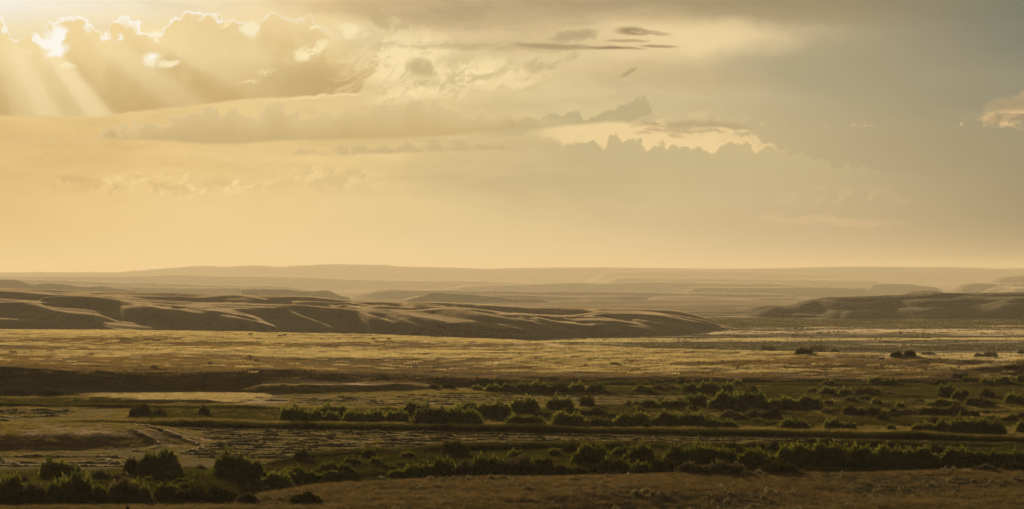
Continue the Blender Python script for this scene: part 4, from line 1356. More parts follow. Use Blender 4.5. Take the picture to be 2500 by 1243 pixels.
def stems(n, spread, h, w, seed):
    r_ = np.random.default_rng(seed)
    co, f = [], []
    for _ in range(n):
        a = r_.uniform(0, 6.28)
        b = r_.uniform(0, 0.25) * spread
        p0 = np.array([math.cos(a) * b, math.sin(a) * b, -0.15])
        p2 = np.array([math.cos(a) * spread * r_.uniform(0.3, 0.95), math.sin(a) * spread * r_.uniform(0.3, 0.95), h * r_.uniform(0.7, 1.0)])
        p1 = (p0 + p2) / 2 + np.array([0, 0, h * 0.12]) + r_.normal(size=3) * 0.06
        base_i = len(co)
        for k, (p, ww) in enumerate(((p0, w), (p1, w * 0.6), (p2, w * 0.15))):
            for j in range(3):
                t = j * 2.094 + a
                co.append(p + np.array([math.cos(t) * ww, math.sin(t) * ww, 0]))
        for k in range(2):
            for j in range(3):
                a0_ = base_i + k * 3 + j
                b0_ = base_i + k * 3 + (j + 1) % 3
                f.append([a0_, b0_, b0_ + 3, a0_ + 3])
    return np.array(co), np.array(f)


def dome(seed, nl=6, flat=1.0):
    """lobes for a crown of unit half-width and unit height"""
    r_ = np.random.default_rng(seed)
    out = []
    for i in range(nl):
        x_ = -0.62 + 1.24 * i / (nl - 1) + r_.uniform(-0.08, 0.08)
        hgt = (1 - 0.5 * abs(x_) ** 1.6) * r_.uniform(0.58, 1.0) * flat
        out.append((x_, r_.uniform(-0.35, 0.35), 0.05, r_.uniform(0.30, 0.42), r_.uniform(0.38, 0.55), hgt))
    out.append((r_.uniform(-0.2, 0.2), 0, 0.0, 0.8, 0.6, 0.6))
    return out


SHRUB_KINDS = {}
for kind_, mat_, nn, sz, nlob, up_ in (('w', M_willow, 5200, 0.13, 7, 0.45), ('l', M_lime, 4600, 0.14, 8, 0.55), ('d', M_dark, 4200, 0.12, 5, 0.5), ('g', M_grey, 3400, 0.13, 6, 0.6)):
    protos_ = []
    for s in range(3):
        co, f = leaf_cloud(nn, dome(s * 11 + ord(kind_), nlob), sz, s * 17 + ord(kind_), up=up_)
        mf = raw_mesh('foliage', co, f)
        mf.materials.append(mat_)
        co, f = stems(9, 0.8, 0.9, 0.03, s * 5 + 1)
        ms = raw_mesh('stem', co, f)
        ms.materials.append(M_bark)
        protos_.append((mf, ms))
    SHRUB_KINDS[kind_] = protos_

LOOK = {'w': 'dark green willow', 'l': 'yellow green willow', 'd': 'nearly black thorny', 'g': 'grey brown'}
WORD = {'w': 'willow_bush', 'l': 'willow_bush', 'd': 'thorn_bush', 'g': 'brush_bush'}
# x centre, foot row, width, height (2500 px picture), kind, row key
SH = []


def rowof(key, kind, *items):
    for it in items:
        x0, x1, yb, h = it[:4]
        SH.append(((x0 + x1) / 2, yb, x1 - x0, h, it[4] if len(it) > 4 else kind, key))


rowof('far', 'd', (1855, 1896, 859, 15), (1896, 1922, 860, 6), (1940, 1985, 864, 15), (1975, 2020, 863, 20), (2027, 2050, 864, 15), (2175, 2207, 871, 15), (2205, 2237, 872, 17), (2250, 2285, 867, 9), (2377, 2405, 872, 11), (2402, 2440, 874, 18), (2485, 2506, 865, 12), (2453, 2490, 902, 12))
rowof('step', 'w', (1045, 1075, 950, 12, 'g'), (1078, 1110, 950, 17, 'd'), (1150, 1180, 953, 13), (1183, 1222, 957, 20), (1215, 1262, 958, 22), (1255, 1300, 959, 27), (1290, 1345, 960, 30), (1340, 1392, 960, 26, 'd'), (1385, 1435, 960, 26), (1430, 1481, 960, 26),
      (1540, 1597, 960, 20), (1590, 1625, 956, 18, 'g'), (1622, 1660, 955, 16, 'g'), (1662, 1715, 961, 26), (1705, 1760, 962, 33), (1752, 1795, 962, 28), (1787, 1815, 944, 18), (1813, 1855, 962, 22, 'd'),
      (2045, 2068, 942, 12, 'g'), (2118, 2165, 943, 24), (2155, 2200, 943, 20), (2255, 2285, 943, 15, 'g'), (2280, 2312, 943, 17, 'd'), (2322, 2377, 923, 14, 'g'), (2389, 2432, 943, 20), (2425, 2478, 943, 25), (2482, 2512, 933, 20))
rowof('second', 'w', (1971, 1997, 962, 17), (1997, 2045, 968, 24), (2047, 2082, 967, 21), (2087, 2137, 968, 22, 'd'), (2160, 2190, 968, 13, 'g'), (2290, 2340, 972, 36), (2325, 2372, 980, 32), (2395, 2428, 973, 27, 'd'), (2354, 2396, 992, 25), (2453, 2506, 988, 29), (2395, 2430, 993, 20, 'g'),
      (5, 42, 965, 15, 'g'), (38, 76, 966, 15, 'g'), (93, 146, 967, 19, 'd'))
rowof('third', 'w', (318, 368, 1021, 38, 'd'), (364, 404, 1018, 20, 'd'), (484, 512, 1015, 28, 'g'),
      (683, 745, 1034, 46, 'w'), (735, 790, 1034, 36), (785, 830, 1032, 28), (765, 850, 1018, 30), (835, 895, 1036, 36), (885, 950, 1037, 36), (940, 1001, 1036, 36), (905, 972, 1004, 10), (975, 1043, 1016, 35), (1008, 1092, 1039, 50), (1080, 1175, 1038, 46), (1107, 1180, 1015, 34), (1165, 1250, 1018, 38), (1243, 1318, 1009, 40), (1235, 1325, 1040, 28, 'l'),
      (1329, 1402, 1003, 35), (1415, 1450, 994, 30, 'd'), (1542, 1620, 998, 22), (1605, 1692, 998, 24), (1668, 1730, 993, 32), (1732, 1810, 1001, 46), (1795, 1875, 1000, 48), (1346, 1430, 1041, 38), (1422, 1480, 1018, 24, 'd'), (1428, 1500, 1041, 22, 'g'), (1500, 1592, 1043, 38), (1590, 1665, 1046, 44), (1650, 1728, 1049, 44), (1717, 1806, 1052, 30), (1758, 1820, 1024, 22, 'g'), (1815, 1876, 1024, 26, 'g'))
rowof('right', 'w', (1870, 1945, 999, 30), (1935, 2012, 999, 34), (2010, 2036, 992, 18), (2126, 2156, 992, 20), (2059, 2093, 1015, 28, 'd'), (2088, 2125, 1016, 20, 'd'), (2118, 2156, 1017, 24, 'd'), (2160, 2196, 1014, 20, 'g'), (2185, 2245, 1014, 16, 'g'), (2240, 2305, 1014, 20, 'd'), (2295, 2366, 1014, 24, 'd'), (2003, 2035, 1011, 16, 'g'), (2143, 2174, 1031, 23, 'd'), (2267, 2346, 994, 20),
      (1871, 1908, 1026, 32, 'd'), (1904, 1978, 1053, 32), (2012, 2060, 1056, 36), (2045, 2096, 1056, 28), (2225, 2285, 1058, 26), (2275, 2332, 1059, 32), (2315, 2392, 1061, 42), (2380, 2457, 1061, 40), (2447, 2486, 1033, 20, 'd'), (2478, 2540, 1058, 34))
rowof('creek', 'w', (1080, 1116, 1114, 38, 'd'), (1100, 1142, 1116, 46, 'd'), (716, 760, 1130, 36, 'g'), (762, 800, 1122, 15, 'g'), (1378, 1414, 1112, 38, 'd'), (1396, 1482, 1136, 56, 'l'), (1533, 1600, 1133, 48, 'l'), (1620, 1690, 1136, 50), (1675, 1752, 1139, 58), (1735, 1803, 1138, 46, 'l'), (1758, 1810, 1106, 26, 'd'), (1800, 1878, 1133, 36, 'l'), (1822, 1878, 1101, 22, 'd'), (1873, 1920, 1106, 32, 'd'), (1920, 1960, 1086, 18, 'd'), (1957, 2000, 1090, 20, 'd'), (1996, 2042, 1091, 22, 'd'), (2040, 2098, 1106, 32, 'd'),
      (1900, 1988, 1133, 50, 'l'), (1978, 2070, 1136, 58, 'l'), (2068, 2146, 1136, 48, 'l'), (2135, 2215, 1137, 50), (2205, 2298, 1137, 46), (2292, 2372, 1133, 40, 'l'), (2362, 2420, 1133, 32, 'l'), (2410, 2462, 1133, 32, 'l'), (2452, 2530, 1133, 34))
rowof('thicket', 'l', (943, 1010, 1171, 24), (990, 1060, 1170, 38), (1045, 1110, 1168, 50), (1100, 1165, 1166, 46, 'g'), (1150, 1230, 1164, 55), (1215, 1275, 1164, 42, 'g'), (1250, 1312, 1161, 50, 'g'), (1297, 1352, 1152, 38), (1355, 1394, 1162, 30, 'd'), (1396, 1442, 1161, 22, 'd'), (1460, 1537, 1161, 42), (1542, 1596, 1159, 32), (1580, 1654, 1159, 34, 'd'), (1653, 1730, 1159, 30, 'g'), (1715, 1824, 1159, 34, 'g'), (1860, 1955, 1157, 26, 'd'), (1955, 2046, 1156, 18), (1998, 2032, 1139, 22, 'g'), (2132, 2160, 1156, 22, 'g'), (2178, 2218, 1153, 20, 'g'), (2307, 2342, 1151, 16, 'g'), (2380, 2432, 1152, 20, 'g'), (2447, 2506, 1151, 24, 'd'))
rowof('near', 'w', (93, 160, 1168, 48, 'w'), (145, 198, 1164, 36), (228, 280, 1176, 26, 'g'), (300, 355, 1156, 40, 'd'), (335, 436, 1159, 62), (395, 445, 1164, 38, 'g'), (517, 600, 1167, 62), (585, 642, 1164, 46), (-10, 68, 1216, 58), (45, 112, 1231, 52, 'g'), (110, 180, 1230, 64), (155, 224, 1233, 84, 'w'), (262, 330, 1229, 64, 'g'), (310, 368, 1230, 56), (432, 510, 1229, 44, 'd'), (495, 577, 1230, 50, 'd'), (575, 626, 1229, 26, 'g'), (631, 712, 1189, 36), (712, 790, 1176, 24, 'l'), (780, 852, 1173, 25, 'l'), (713, 778, 1228, 30, 'd'), (640, 690, 1155, 14, 'g'), (205, 262, 1224, 40, 'l'), (375, 432, 1216, 34, 'l'))
rowof('left', 'g', (-60, 0, 966, 16), (-150, -80, 1160, 40, 'w'), (-120, -20, 1228, 60, 'w'))

rf = np.random.default_rng(77)
for key_, x0_, x1_, y0_, y1_, n_, kinds_ in (('fa', 1180, 1500, 985, 1040, 9, 'wwgd'), ('fb', 1520, 1900, 975, 1045, 12, 'wwgd'), ('fc', 1900, 2250, 960, 1050, 14, 'wgdg'), ('fd', 2250, 2520, 950, 1050, 12, 'wgdw'), ('fe', 20, 320, 1168, 1228, 12, 'wglg'), ('ff', 330, 720, 1150, 1222, 14, 'lgwl'), ('fg', 740, 1080, 1118, 1168, 10, 'llwg'), ('fh', 1200, 1560, 1106, 1158, 12, 'lwgl'), ('fi', 1800, 2480, 1106, 1150, 14, 'lwgw'), ('fj', 1500, 2450, 930, 946, 10, 'wgdw')):
    for _ in range(n_):
        h_ = rf.uniform(11, 24) * (1.25 if y0_ > 1090 else 0.8)
        xc_ = rf.uniform(x0_, x1_)
        yb_ = min(rf.uniform(y0_, y1_), float(ip(xc_, BENCH)) - 3)
        SH.append((xc_, yb_, h_ * rf.uniform(1.3, 2.2), h_, kinds_[int(rf.integers(0, 4))], key_))

PLACE = {
    'fa': 'scattered in the middle of the flats', 'fb': 'scattered right of the middle flats', 'fc': 'scattered on the right flats', 'fd': 'scattered at the right end of the flats',
    'fe': 'filling gaps in the left corner thicket', 'ff': 'filling gaps left of the near bench', 'fg': 'on the creek slope above the near bench', 'fh': 'between the middle creek willows', 'fi': 'between the right creek willows', 'fj': 'in the tall grass under the pasture step',
    'far': 'beyond the pasture on distant flats',
    'step': 'along the foot of the pasture step',
    'second': 'in the loose row below the step',
    'third': 'behind the long grass strip',
    'right': 'on the right hand brushy flats',
    'creek': 'on the bank below the windrows',
    'thicket': 'edging the near brown bench',
    'near': 'in the left creek bottom',
    'left': 'just past the left end of the view',
}
ORD = ['leftmost', 'second from left', 'third from left', 'fourth from left', 'fifth from left', 'sixth from left', 'seventh from left', 'eighth from left', 'ninth from left', 'tenth from left', 'eleventh from left', 'twelfth from left', 'thirteenth from left', 'fourteenth from left', 'fifteenth from left', 'sixteenth from left', 'seventeenth from left', 'eighteenth from left', 'nineteenth from left', 'twentieth from left']
bykey = {}
for s in SH:
    bykey.setdefault((s[5], s[4]), []).append(s)
for kk in bykey:
    bykey[kk].sort(key=lambda s: s[0])
GROUPN = {'w': 'green willow bushes on the valley floor', 'l': 'yellow green willow bushes on the valley floor', 'd': 'dark thorn bushes on the valley floor', 'g': 'grey brush on the valley floor'}
for i, (cx_, yb, wd, hp, kd, key) in enumerate(SH):
    x, y, z = ray_ground(cx_, yb)
    mf, ms = SHRUB_KINDS[kd][i % 3]
    lst = bykey[(key, kd)]
    k = lst.index((cx_, yb, wd, hp, kd, key))
    root = bpy.data.objects.new(WORD[kd], None)
    root.empty_display_size = 0.5
    COL.objects.link(root)
    root.location = (x, y + 0.25 * wd * y / F, z - 0.05)
    hw = wd / F * y * (0.58 if key not in ('far', 'step') else 0.52)
    hh = hp / F * y * 1.18
    root.scale = (hw, max(hw * 0.8, 0.6), hh)
    root.rotation_euler = (0, 0, random.uniform(-0.25, 0.25) + (math.pi if i % 2 else 0))
    size_w = 'large ' if hp * wd > 2900 else ('small ' if hp * wd < 800 else '')
    nl = len(lst)
    o_ = (ORD[k] if nl > 1 else 'the only one') if k < len(ORD) else ORD[nl - 1 - k].replace('leftmost', 'rightmost').replace('from left', 'from right')
    if k == nl - 1 and nl > 1:
        o_ = 'rightmost'
    root['label'] = f"{size_w}{LOOK[kd]} bush, {o_} {PLACE[key]}".replace('the only one ', '')
    root['category'] = 'bush'
    root['group'] = GROUPN[kd]
    for nm, mm in (('foliage', mf), ('stem', ms)):
        c_ = bpy.data.objects.new(nm, mm)
        COL.objects.link(c_)
        c_.parent = root

# ================================================================== hay windrows
M_hay = leafy('cut_hay', (0.16, 0.135, 0.07, 1), (0.30, 0.25, 0.14, 1), 0.4, 1.5, 0.2, fine=5.0, glint=(0.35, 0.6))


def windrow(pts, label, seed, h=0.34, w=0.75):
    h = h * 0.8
    Xp = np.array([p[0] for p in pts], float)
    Yp = np.array([p[1] for p in pts], float)
    s = np.concatenate([[0], np.cumsum(np.hypot(np.diff(Xp), np.diff(Yp) * 3))])
    ss = np.linspace(0, s[-1], max(8, int(s[-1] / 3)))
    X = smooth1(np.interp(ss, s, Xp), 9)
    Y = smooth1(np.interp(ss, s, Yp), 9)
    d = dist_at(Y, 0.1)
    x = (X - 1250) / F * d
    L = np.concatenate([[0], np.cumsum(np.hypot(np.diff(x), np.diff(d)))])
    n = max(6, int(L[-1] / 0.38))
    l = np.linspace(0, L[-1], n)
    x, y = np.interp(l, L, x), np.interp(l, L, d)
    y = y + fbm(l, l * 0, 12, 2, 0.5, seed) * 0.5
    tx, ty = np.gradient(x), np.gradient(y)
    tn = np.hypot(tx, ty) + 1e-6
    nxv, nyv = -ty / tn, tx / tn
    hh = h * (0.8 + 0.9 * np.maximum(fbm(l, l * 0, 2.6, 3, 0.7, seed + 5), -0.45)) * sstep(l, 0, 1.5) * sstep(l, L[-1], L[-1] - 1.5)
    ga = sstep(fbm(l, l * 0, 6, 2, 0.5, seed + 9), -0.42, -0.30)
    hh = hh * (0.6 + 0.4 * ga)
    ww = w * (0.85 + 0.8 * fbm(l, l * 0, 3.0, 2, 0.6, seed + 7))
    prof = [(-1.25, -0.25), (-0.95, 0.18), (-0.5, 0.75), (0.0, 1.0), (0.5, 0.72), (0.95, 0.2), (1.25, -0.25)]
    r_ = np.random.default_rng(seed)
    VX, VY, VZ = [], [], []
    for a, b in prof:
        jx = r_.normal(size=n) * 0.07
        jz = r_.normal(size=n) * 0.05 * (1 if b > 0 else 0)
        px_ = x + nxv * (a * ww + jx)
        py_ = y + nyv * (a * ww + jx)
        VX.append(px_); VY.append(py_)
        VZ.append(ground_z(px_, py_) + b * hh + jz - (0.12 if b < 0 else 0))
    me = mesh_grid('hay_windrow', np.array(VX).T, np.array(VY).T, np.array(VZ).T)
    o = put_object('hay_windrow', me, M_hay, label, cat='windrow', group='rows of cut hay')
    # loose stalks standing out of the row
    nb = int(L[-1] * 7)
    k = r_.integers(0, n - 1, nb)
    co, f = blades(nb, 0.001, 0.22, 0.03, seed, lean=1.3)
    co = co.reshape(-1, 3, 3)
    q = r_.uniform(-0.8, 0.8, nb)
    bx_ = x[k] + nxv[k] * q * ww[k]
    by_ = y[k] + nyv[k] * q * ww[k]
    bz_ = ground_z(bx_, by_) + hh[k] * (1 - q * q) * 0.9
    co = co + np.stack([bx_, by_, bz_], -1)[:, None, :]
    m2 = raw_mesh('stalks', co.reshape(-1, 3), f)
    m2.materials.append(M_straw)
    put_object('stalks', m2, None, kind='stuff', parent=o)


ordw = ['first', 'second', 'third', 'fourth', 'fifth', 'sixth', 'seventh', 'eighth', 'ninth', 'tenth', 'eleventh', 'twelfth', 'thirteenth', 'fourteenth']
Xs0 = [150, 175, 330, 470, 500, 520, 505, 480, 465, 455, 450, 450]
for k in range(12):
    XX = np.arange(Xs0[k], 2760, 20.0)
    YY = ip(XX, HAY1) + 2 + 5.6 * k + 0.0002 * k * (1400 - XX)
    ok = YY < ip(XX, TOPC) - 3
    if ok.sum() < 4:
        continue
    last = int(np.argmin(ok)) if not ok.all() else len(ok)
    if last < 4:
        continue
    windrow(list(zip(XX[:last], YY[:last])), f'long row of cut hay, {ordw[k]} one in front of the tall grass strip', 200 + k)
windrow([(225, 1050), (300, 1054), (350, 1063), (400, 1071), (450, 1078), (480, 1085), (496, 1092), (490, 1098), (460, 1103), (425, 1107)], 'curved row of cut hay sweeping round the outside of the brown knoll', 231, 0.38)
windrow([(300, 1070), (345, 1078), (380, 1085), (381, 1091), (355, 1097), (312, 1101)], 'short curved row of cut hay close to the tip of the brown knoll', 232, 0.3)
windrow([(-180, 1112), (0, 1113), (150, 1113.5), (310, 1114)], 'straight row of cut hay along the front foot of the knoll', 233, 0.34)
windrow([(236, 1117), (262, 1120), (280, 1127), (298, 1131)], 'short bent piece of hay row pointing at the round willow', 234, 0.4)
windrow([(-60, 1114), (5, 1120), (25, 1128), (50, 1137)], 'short bent piece of hay row at the left border above the willows', 235, 0.38)
windrow([(-180, 1126), (60, 1127), (200, 1127), (330, 1127)], 'faint thin row of cut hay nearest to the left willows', 236, 0.2)
windrow([(-180, 1133), (100, 1134), (330, 1134)], 'faint thin row of cut hay partly hidden by the left willows', 237, 0.2)
for k, (xa, xb, ya, yb_) in enumerate([(-200, 215, 1001, 1003), (-200, 200, 1006, 1007), (-200, 180, 1011, 1010), (35, 165, 1018, 1014), (-200, 70, 1017, 1019), (-120, 35, 1024, 1026)]):
    windrow([(xa, ya), ((xa + xb) / 2, (ya + yb_) / 2), (xb, yb_)], f'row of cut hay in the left back meadow, {ordw[k]} from its tall grass strip', 240 + k, 0.36)
for k, (xa, xb, ya, yb_) in enumerate([(900, 1640, 964, 970), (800, 1600, 968, 975), (700, 1560, 972, 980), (640, 1420, 976, 984), (700, 1180, 981, 987), (740, 1060, 986, 990)]):
    windrow([(xa, ya), ((xa + xb) / 2, (ya + yb_) / 2), (xb, yb_)], f'low row of cut hay in the middle back meadow, {ordw[k]} from the pasture step', 250 + k, 0.26)
for k, (xa, xb, ya, yb_) in enumerate([(1880, 2700, 949, 951), (1900, 2700, 953, 956), (2020, 2330, 975, 978), (2030, 2300, 980, 982)]):
    windrow([(xa, ya), ((xa + xb) / 2, (ya + yb_) / 2), (xb, yb_)], f'low row of cut hay among the right hand willows, {ordw[k]} from the pasture step', 260 + k, 0.26)

# ================================================================== sagebrush
sage_p = []
for s in range(4):
    co, f = leaf_cloud(420, dome(300 + s, 4), 0.22, 310 + s, up=0.6, narrow=0.3)
    mf = raw_mesh('foliage', co, f); mf.materials.append(M_sage)
    co, f = stems(5, 0.7, 0.8, 0.05, 320 + s)
    ms = raw_mesh('stem', co, f); ms.materials.append(M_bark)
    sage_p.append((mf, ms))
dark_p = []
for s in range(3):
    co, f = leaf_cloud(300, dome(400 + s, 4), 0.25, 410 + s, up=0.5, narrow=0.4)
    mf = raw_mesh('foliage', co, f); mf.materials.append(M_dark)
    co, f = stems(4, 0.7, 0.7, 0.05, 420 + s)
    ms = raw_mesh('stem', co, f); ms.materials.append(M_bark)
    dark_p.append((mf, ms))


def small_shrub(name, protos_, X, Y, wpx, hpx, label, group, i):
    x, y, z = ray_ground(X, Y)
    root = bpy.data.objects.new(name, None)
    COL.objects.link(root)
    root.location = (x, y, z - 0.04)
    root.scale = (wpx / F * y * 0.5, wpx / F * y * 0.45, hpx / F * y)
    root.rotation_euler = (0, 0, (i * 2.4) % 6.28)
    root['label'], root['category'], root['group'] = label, 'bush', group
    mf, ms = protos_[i % len(protos_)]
    for nm, mm in (('foliage', mf), ('stem', ms)):
        c_ = bpy.data.objects.new(nm, mm)
        COL.objects.link(c_)
        c_.parent = root


def size_word(w, a, b):
    return 'small' if w < a else ('middling' if w < b else 'broad')


def stretch(X):
    return ['at the left end', 'left of the middle', 'near the middle', 'right of the middle', 'at the right end'][int(np.clip(X // 500, 0, 4))]


rs = np.random.default_rng(55)
n_s = 0
for i in range(900):
    X = rs.uniform(-60, 2560)
    yb = rs.uniform(1150, 1262) if rs.uniform() < 0.75 else ip(X, BENCH) + rs.uniform(0, 8)
    if yb < ip(X, BENCH) + 1:
        continue
    xx = (X - 1250) / F * 300
    if fbm(X / 30.0, yb / 7.0, 5, 3, 0.5, 91) < 0.02 and rs.uniform() < 0.75:
        continue
    w_ = rs.uniform(11, 30) * (0.75 + 0.5 * rs.uniform())
    if yb < 1243:
        edge_word = 'along the front willows' if yb < ip(X, BENCH) + 10 else ('low down on the near bench' if yb > 1205 else 'on the upper part of the near bench')
    else:
        edge_word = 'at the very front of the near bench'
    small_shrub('sagebrush', sage_p, X, yb, w_, w_ * rs.uniform(0.45, 0.7), f'{size_word(w_, 15, 23)} silvery sagebrush {edge_word}, {stretch(X)}', 'silvery sagebrush on the near bench', i)
    n_s += 1
    if n_s >= 230:
        break

spots = [(32, 862, 22, 8), (375, 898, 24, 8), (345, 894, 14, 5), (605, 878, 18, 7), (628, 882, 16, 6), (610, 872, 20, 6), (784, 829, 9, 6), (1440, 882, 24, 7), (1375, 885, 16, 5), (1500, 891, 34, 8), (1430, 893, 20, 6), (1310, 878, 12, 6), (1270, 866, 14, 5), (868, 858, 11, 5), (780, 862, 9, 5), (698, 863, 8, 4), (1180, 870, 10, 5), (90, 808, 8, 3), (192, 809, 8, 3), (172, 812, 6, 3), (145, 834, 8, 3), (88, 892, 10, 5), (330, 905, 16, 5), (1478, 856, 8, 4), (1535, 865, 10, 5), (1345, 852, 8, 4), (1342, 851, 6, 3), (1705, 884, 9, 5), (1610, 880, 8, 4), (1990, 872, 8, 4), (1925, 880, 8, 4), (2265, 886, 9, 4), (1030, 848, 9, 4), (1155, 860, 9, 4), (430, 836, 8, 3), (578, 857, 10, 4), (240, 905, 14, 5), (2010, 905, 16, 5), (1720, 912, 14, 5), (1560, 905, 12, 5), (450, 922, 18, 6), (1236, 838, 8, 4)]
for i in range(95):
    X = rs.uniform(-40, 2540)
    c_y, f_y = float(ip(X, CREST)), float(ip(X, FRONT)) - 22
    spots.append((X, c_y + 3 + (f_y - c_y) * rs.uniform(0, 1) ** 1.2, rs.uniform(4, 10), rs.uniform(2.5, 4.5)))
for i, (X, yb, w_, h_) in enumerate(spots):
    c_y, f_y = float(ip(X, CREST)), float(ip(X, FRONT)) - 22
    q = (yb - c_y) / (f_y - c_y)
    zone = 'near the far rim' if q < 0.25 else ('halfway up' if q < 0.6 else 'low')
    big_ = 'broad dark weed clump' if w_ > 12 else 'small dark weed clump'
    small_shrub('weed_clump', dark_p, X, yb, w_, h_, f'{big_} on the dry pasture, {zone}, {stretch(X)}', 'weed clumps on the dry pasture', i)

# --- sage dots on the far flats
def keep_flat(x, y, X, d, z, Y):
    cd = edge(X, CREST, 4.0)
    on = sstep(d, cd + 90, cd + 120)
    return on * (0.06 + 0.94 * sstep(fbm(x * 0.2, y, 110, 4, 0.65, 95), -0.12, 0.22))


def dots(name, n, rad, size, mat, seed):
    r_ = np.random.default_rng(seed)
    cs, fs = [], []
    for i in range(n):
        co, f = leaf_cloud(9, [(0, 0, 0, 1, 1, 0.8)], 0.9, seed * 31 + i, up=0.4, narrow=0.8)
        s_ = size * r_.uniform(0.5, 1.3)
        co = co * s_ + np.array([r_.uniform(-rad, rad), r_.uniform(-rad, rad), 0])
        fs.append(f + len(cs) * 36)
        cs.append(co)
    return proto(name, np.concatenate(cs), np.concatenate(fs), mat)


pp = field(20000, 900, 2750, 1000, 2050, keep_flat, 107)
scatter('sage_flat', 'dotted sagebrush covering the far flats', pp, rng.uniform(0.7, 1.2, len(pp)), [dots('dot', 22, 6.0, 0.36, M_sage, 1), dots('dot', 20, 6.0, 0.42, M_grey, 2), dots('dot', 14, 6.0, 0.5, M_dark, 3)], 11)
pp = field(20000, 900, 2750, 1000, 2050, lambda x, y, X, d, z, Y: sstep(d, edge(X, CREST, 4.0) + 90, edge(X, CREST, 4.0) + 120) * 0.8 * sstep(fbm(x * 0.12, y, 85, 4, 0.65, 35), 0.08, 0.26), 108)
scatter('flat_grass', 'pale grass patches glowing among the sage on the far flats', pp, rng.uniform(0.8, 1.3, len(pp)), patch('tuft', 70, 5.0, 0.5, 0.16, M_straw, (61, 62)), 12)

# ================================================================== pronghorn
M_fur = bpy.data.materials.new('pronghorn_fur')
M_fur.use_nodes = True
M_fur.node_tree.nodes.clear()
B = NB(M_fur.node_tree)
tcn = B.node('ShaderNodeTexCoord')
ox_, oy_, oz_ = B.sep(tcn.outputs['Object'])
nz = B.mul(B.sub(B.noise(tcn.outputs['Object'], 9.0, 2.0), 0.5), 0.12)
belly = B.m('MULTIPLY', B.step(B.add(oz_, nz), 0.70, 0.63), B.step(oz_, 0.46, 0.52))
rump = B.step(B.add(ox_, nz), -0.50, -0.58)
cc = B.mix(B.m('MAXIMUM', belly, rump), (0.22, 0.11, 0.05, 1), (0.72, 0.66, 0.56, 1))
cc = B.mix(B.step(oz_, 1.12, 1.2), cc, (0.03, 0.02, 0.015, 1))
dd = B.node('ShaderNodeBsdfDiffuse'); B.put(dd.inputs[0], cc)
oo = B.node('ShaderNodeOutputMaterial'); B.l.new(dd.outputs[0], oo.inputs[0])


def animal_mesh(name, graze):
    hx, hz, mx_, mz_ = (0.66, 1.04, 0.86, 0.96) if not graze else (0.74, 0.42, 0.80, 0.18)
    nx_, nz_ = (0.56, 0.88) if not graze else (0.62, 0.62)
    V = [(-0.52, 0, 0.82, 0.13), (-0.28, 0, 0.80, 0.19), (0.02, 0, 0.76, 0.19), (0.30, 0, 0.76, 0.20), (0.44, 0, 0.82, 0.15), (nx_, 0, nz_, 0.085), (hx, 0, hz, 0.085), (mx_, 0, mz_, 0.040), (-0.66, 0, 0.80, 0.035)]
    E = [(0, 1), (1, 2), (2, 3), (3, 4), (4, 5), (5, 6), (6, 7), (0, 8)]
    for sy in (-1, 1):
        b = len(V)
        V += [(-0.46, 0.10 * sy, 0.62, 0.09), (-0.56, 0.10 * sy, 0.38, 0.038), (-0.50, 0.10 * sy, 0.18, 0.026), (-0.50, 0.10 * sy, 0.01, 0.026)]
        E += [(0, b), (b, b + 1), (b + 1, b + 2), (b + 2, b + 3)]
        b = len(V)
        V += [(0.34, 0.10 * sy, 0.56, 0.065), (0.35, 0.10 * sy, 0.32, 0.034), (0.34, 0.10 * sy, 0.15, 0.024), (0.34, 0.10 * sy, 0.01, 0.025)]
        E += [(3, b), (b, b + 1), (b + 1, b + 2), (b + 2, b + 3)]
        b = len(V)
        V += [(hx - 0.03, 0.06 * sy, hz + 0.08, 0.022), (hx - 0.02, 0.10 * sy, hz + 0.24, 0.014), (hx - 0.07, 0.07 * sy, hz + 0.28, 0.008)]
        E += [(6, b), (b, b + 1), (b + 1, b + 2)]
        b = len(V)
        V += [(hx - 0.06, 0.09 * sy, hz + 0.05, 0.022), (hx - 0.10, 0.14 * sy, hz + 0.12, 0.010)]
        E += [(6, b), (b, b + 1)]
    me = bpy.data.meshes.new(name)
    me.from_pydata([v_[:3] for v_ in V], E, [])
    o = bpy.data.objects.new(name, me)
    COL.objects.link(o)
    md = o.modifiers.new('skin', 'SKIN')
    md.use_smooth_shade = True
    o.modifiers.new('sub', 'SUBSURF').levels = 1
    if not me.skin_vertices:
        pass
    sv = me.skin_vertices[0].data if me.skin_vertices else None
    if sv is None:
        return o
    for k, v_ in enumerate(V):
        sv[k].radius = (v_[3], v_[3])
        sv[k].use_root = (k == 2)
    return o


def bake(o, name):
    bpy.context.view_layer.update()
    dg = bpy.context.evaluated_depsgraph_get()
    me = bpy.data.meshes.new_from_object(o.evaluated_get(dg))
    me.name = name
    bpy.data.objects.remove(o, do_unlink=True)
    me.materials.clear()
    me.materials.append(M_fur)
    for p in me.polygons:
        p.use_smooth = True
    return me


def skin_ready(name, graze):
    o = animal_mesh(name, graze)
    return bake(o, name)


me_up, me_gr = skin_ready('pronghorn', False), skin_ready('pronghorn_body', True)
for X, yb, heading, gr, lab in ((611, 822, 8, False, 'standing pronghorn, head up, farthest left on the lit pasture rim'), (694, 824, 14, False, 'pronghorn with pale rump near the pasture rim, second from left'), (683, 826, 170, True, 'grazing pronghorn just left of and below the pale rumped one'), (911, 833, 185, True, 'grazing pronghorn, left one of the close pair'), (949, 834, 5, False, 'pronghorn facing right, right one of the close pair'), (2152, 885, 10, False, 'lone pronghorn on the right part of the pasture')):
    x, y, z = ray_ground(X, yb)
    o = put_object('pronghorn', me_gr if gr else me_up, None, lab, cat='pronghorn', group='pronghorn herd on the dry pasture')
    o.location = (x, y, z - 0.02)
    o.rotation_euler = (0, 0, math.radians(heading))

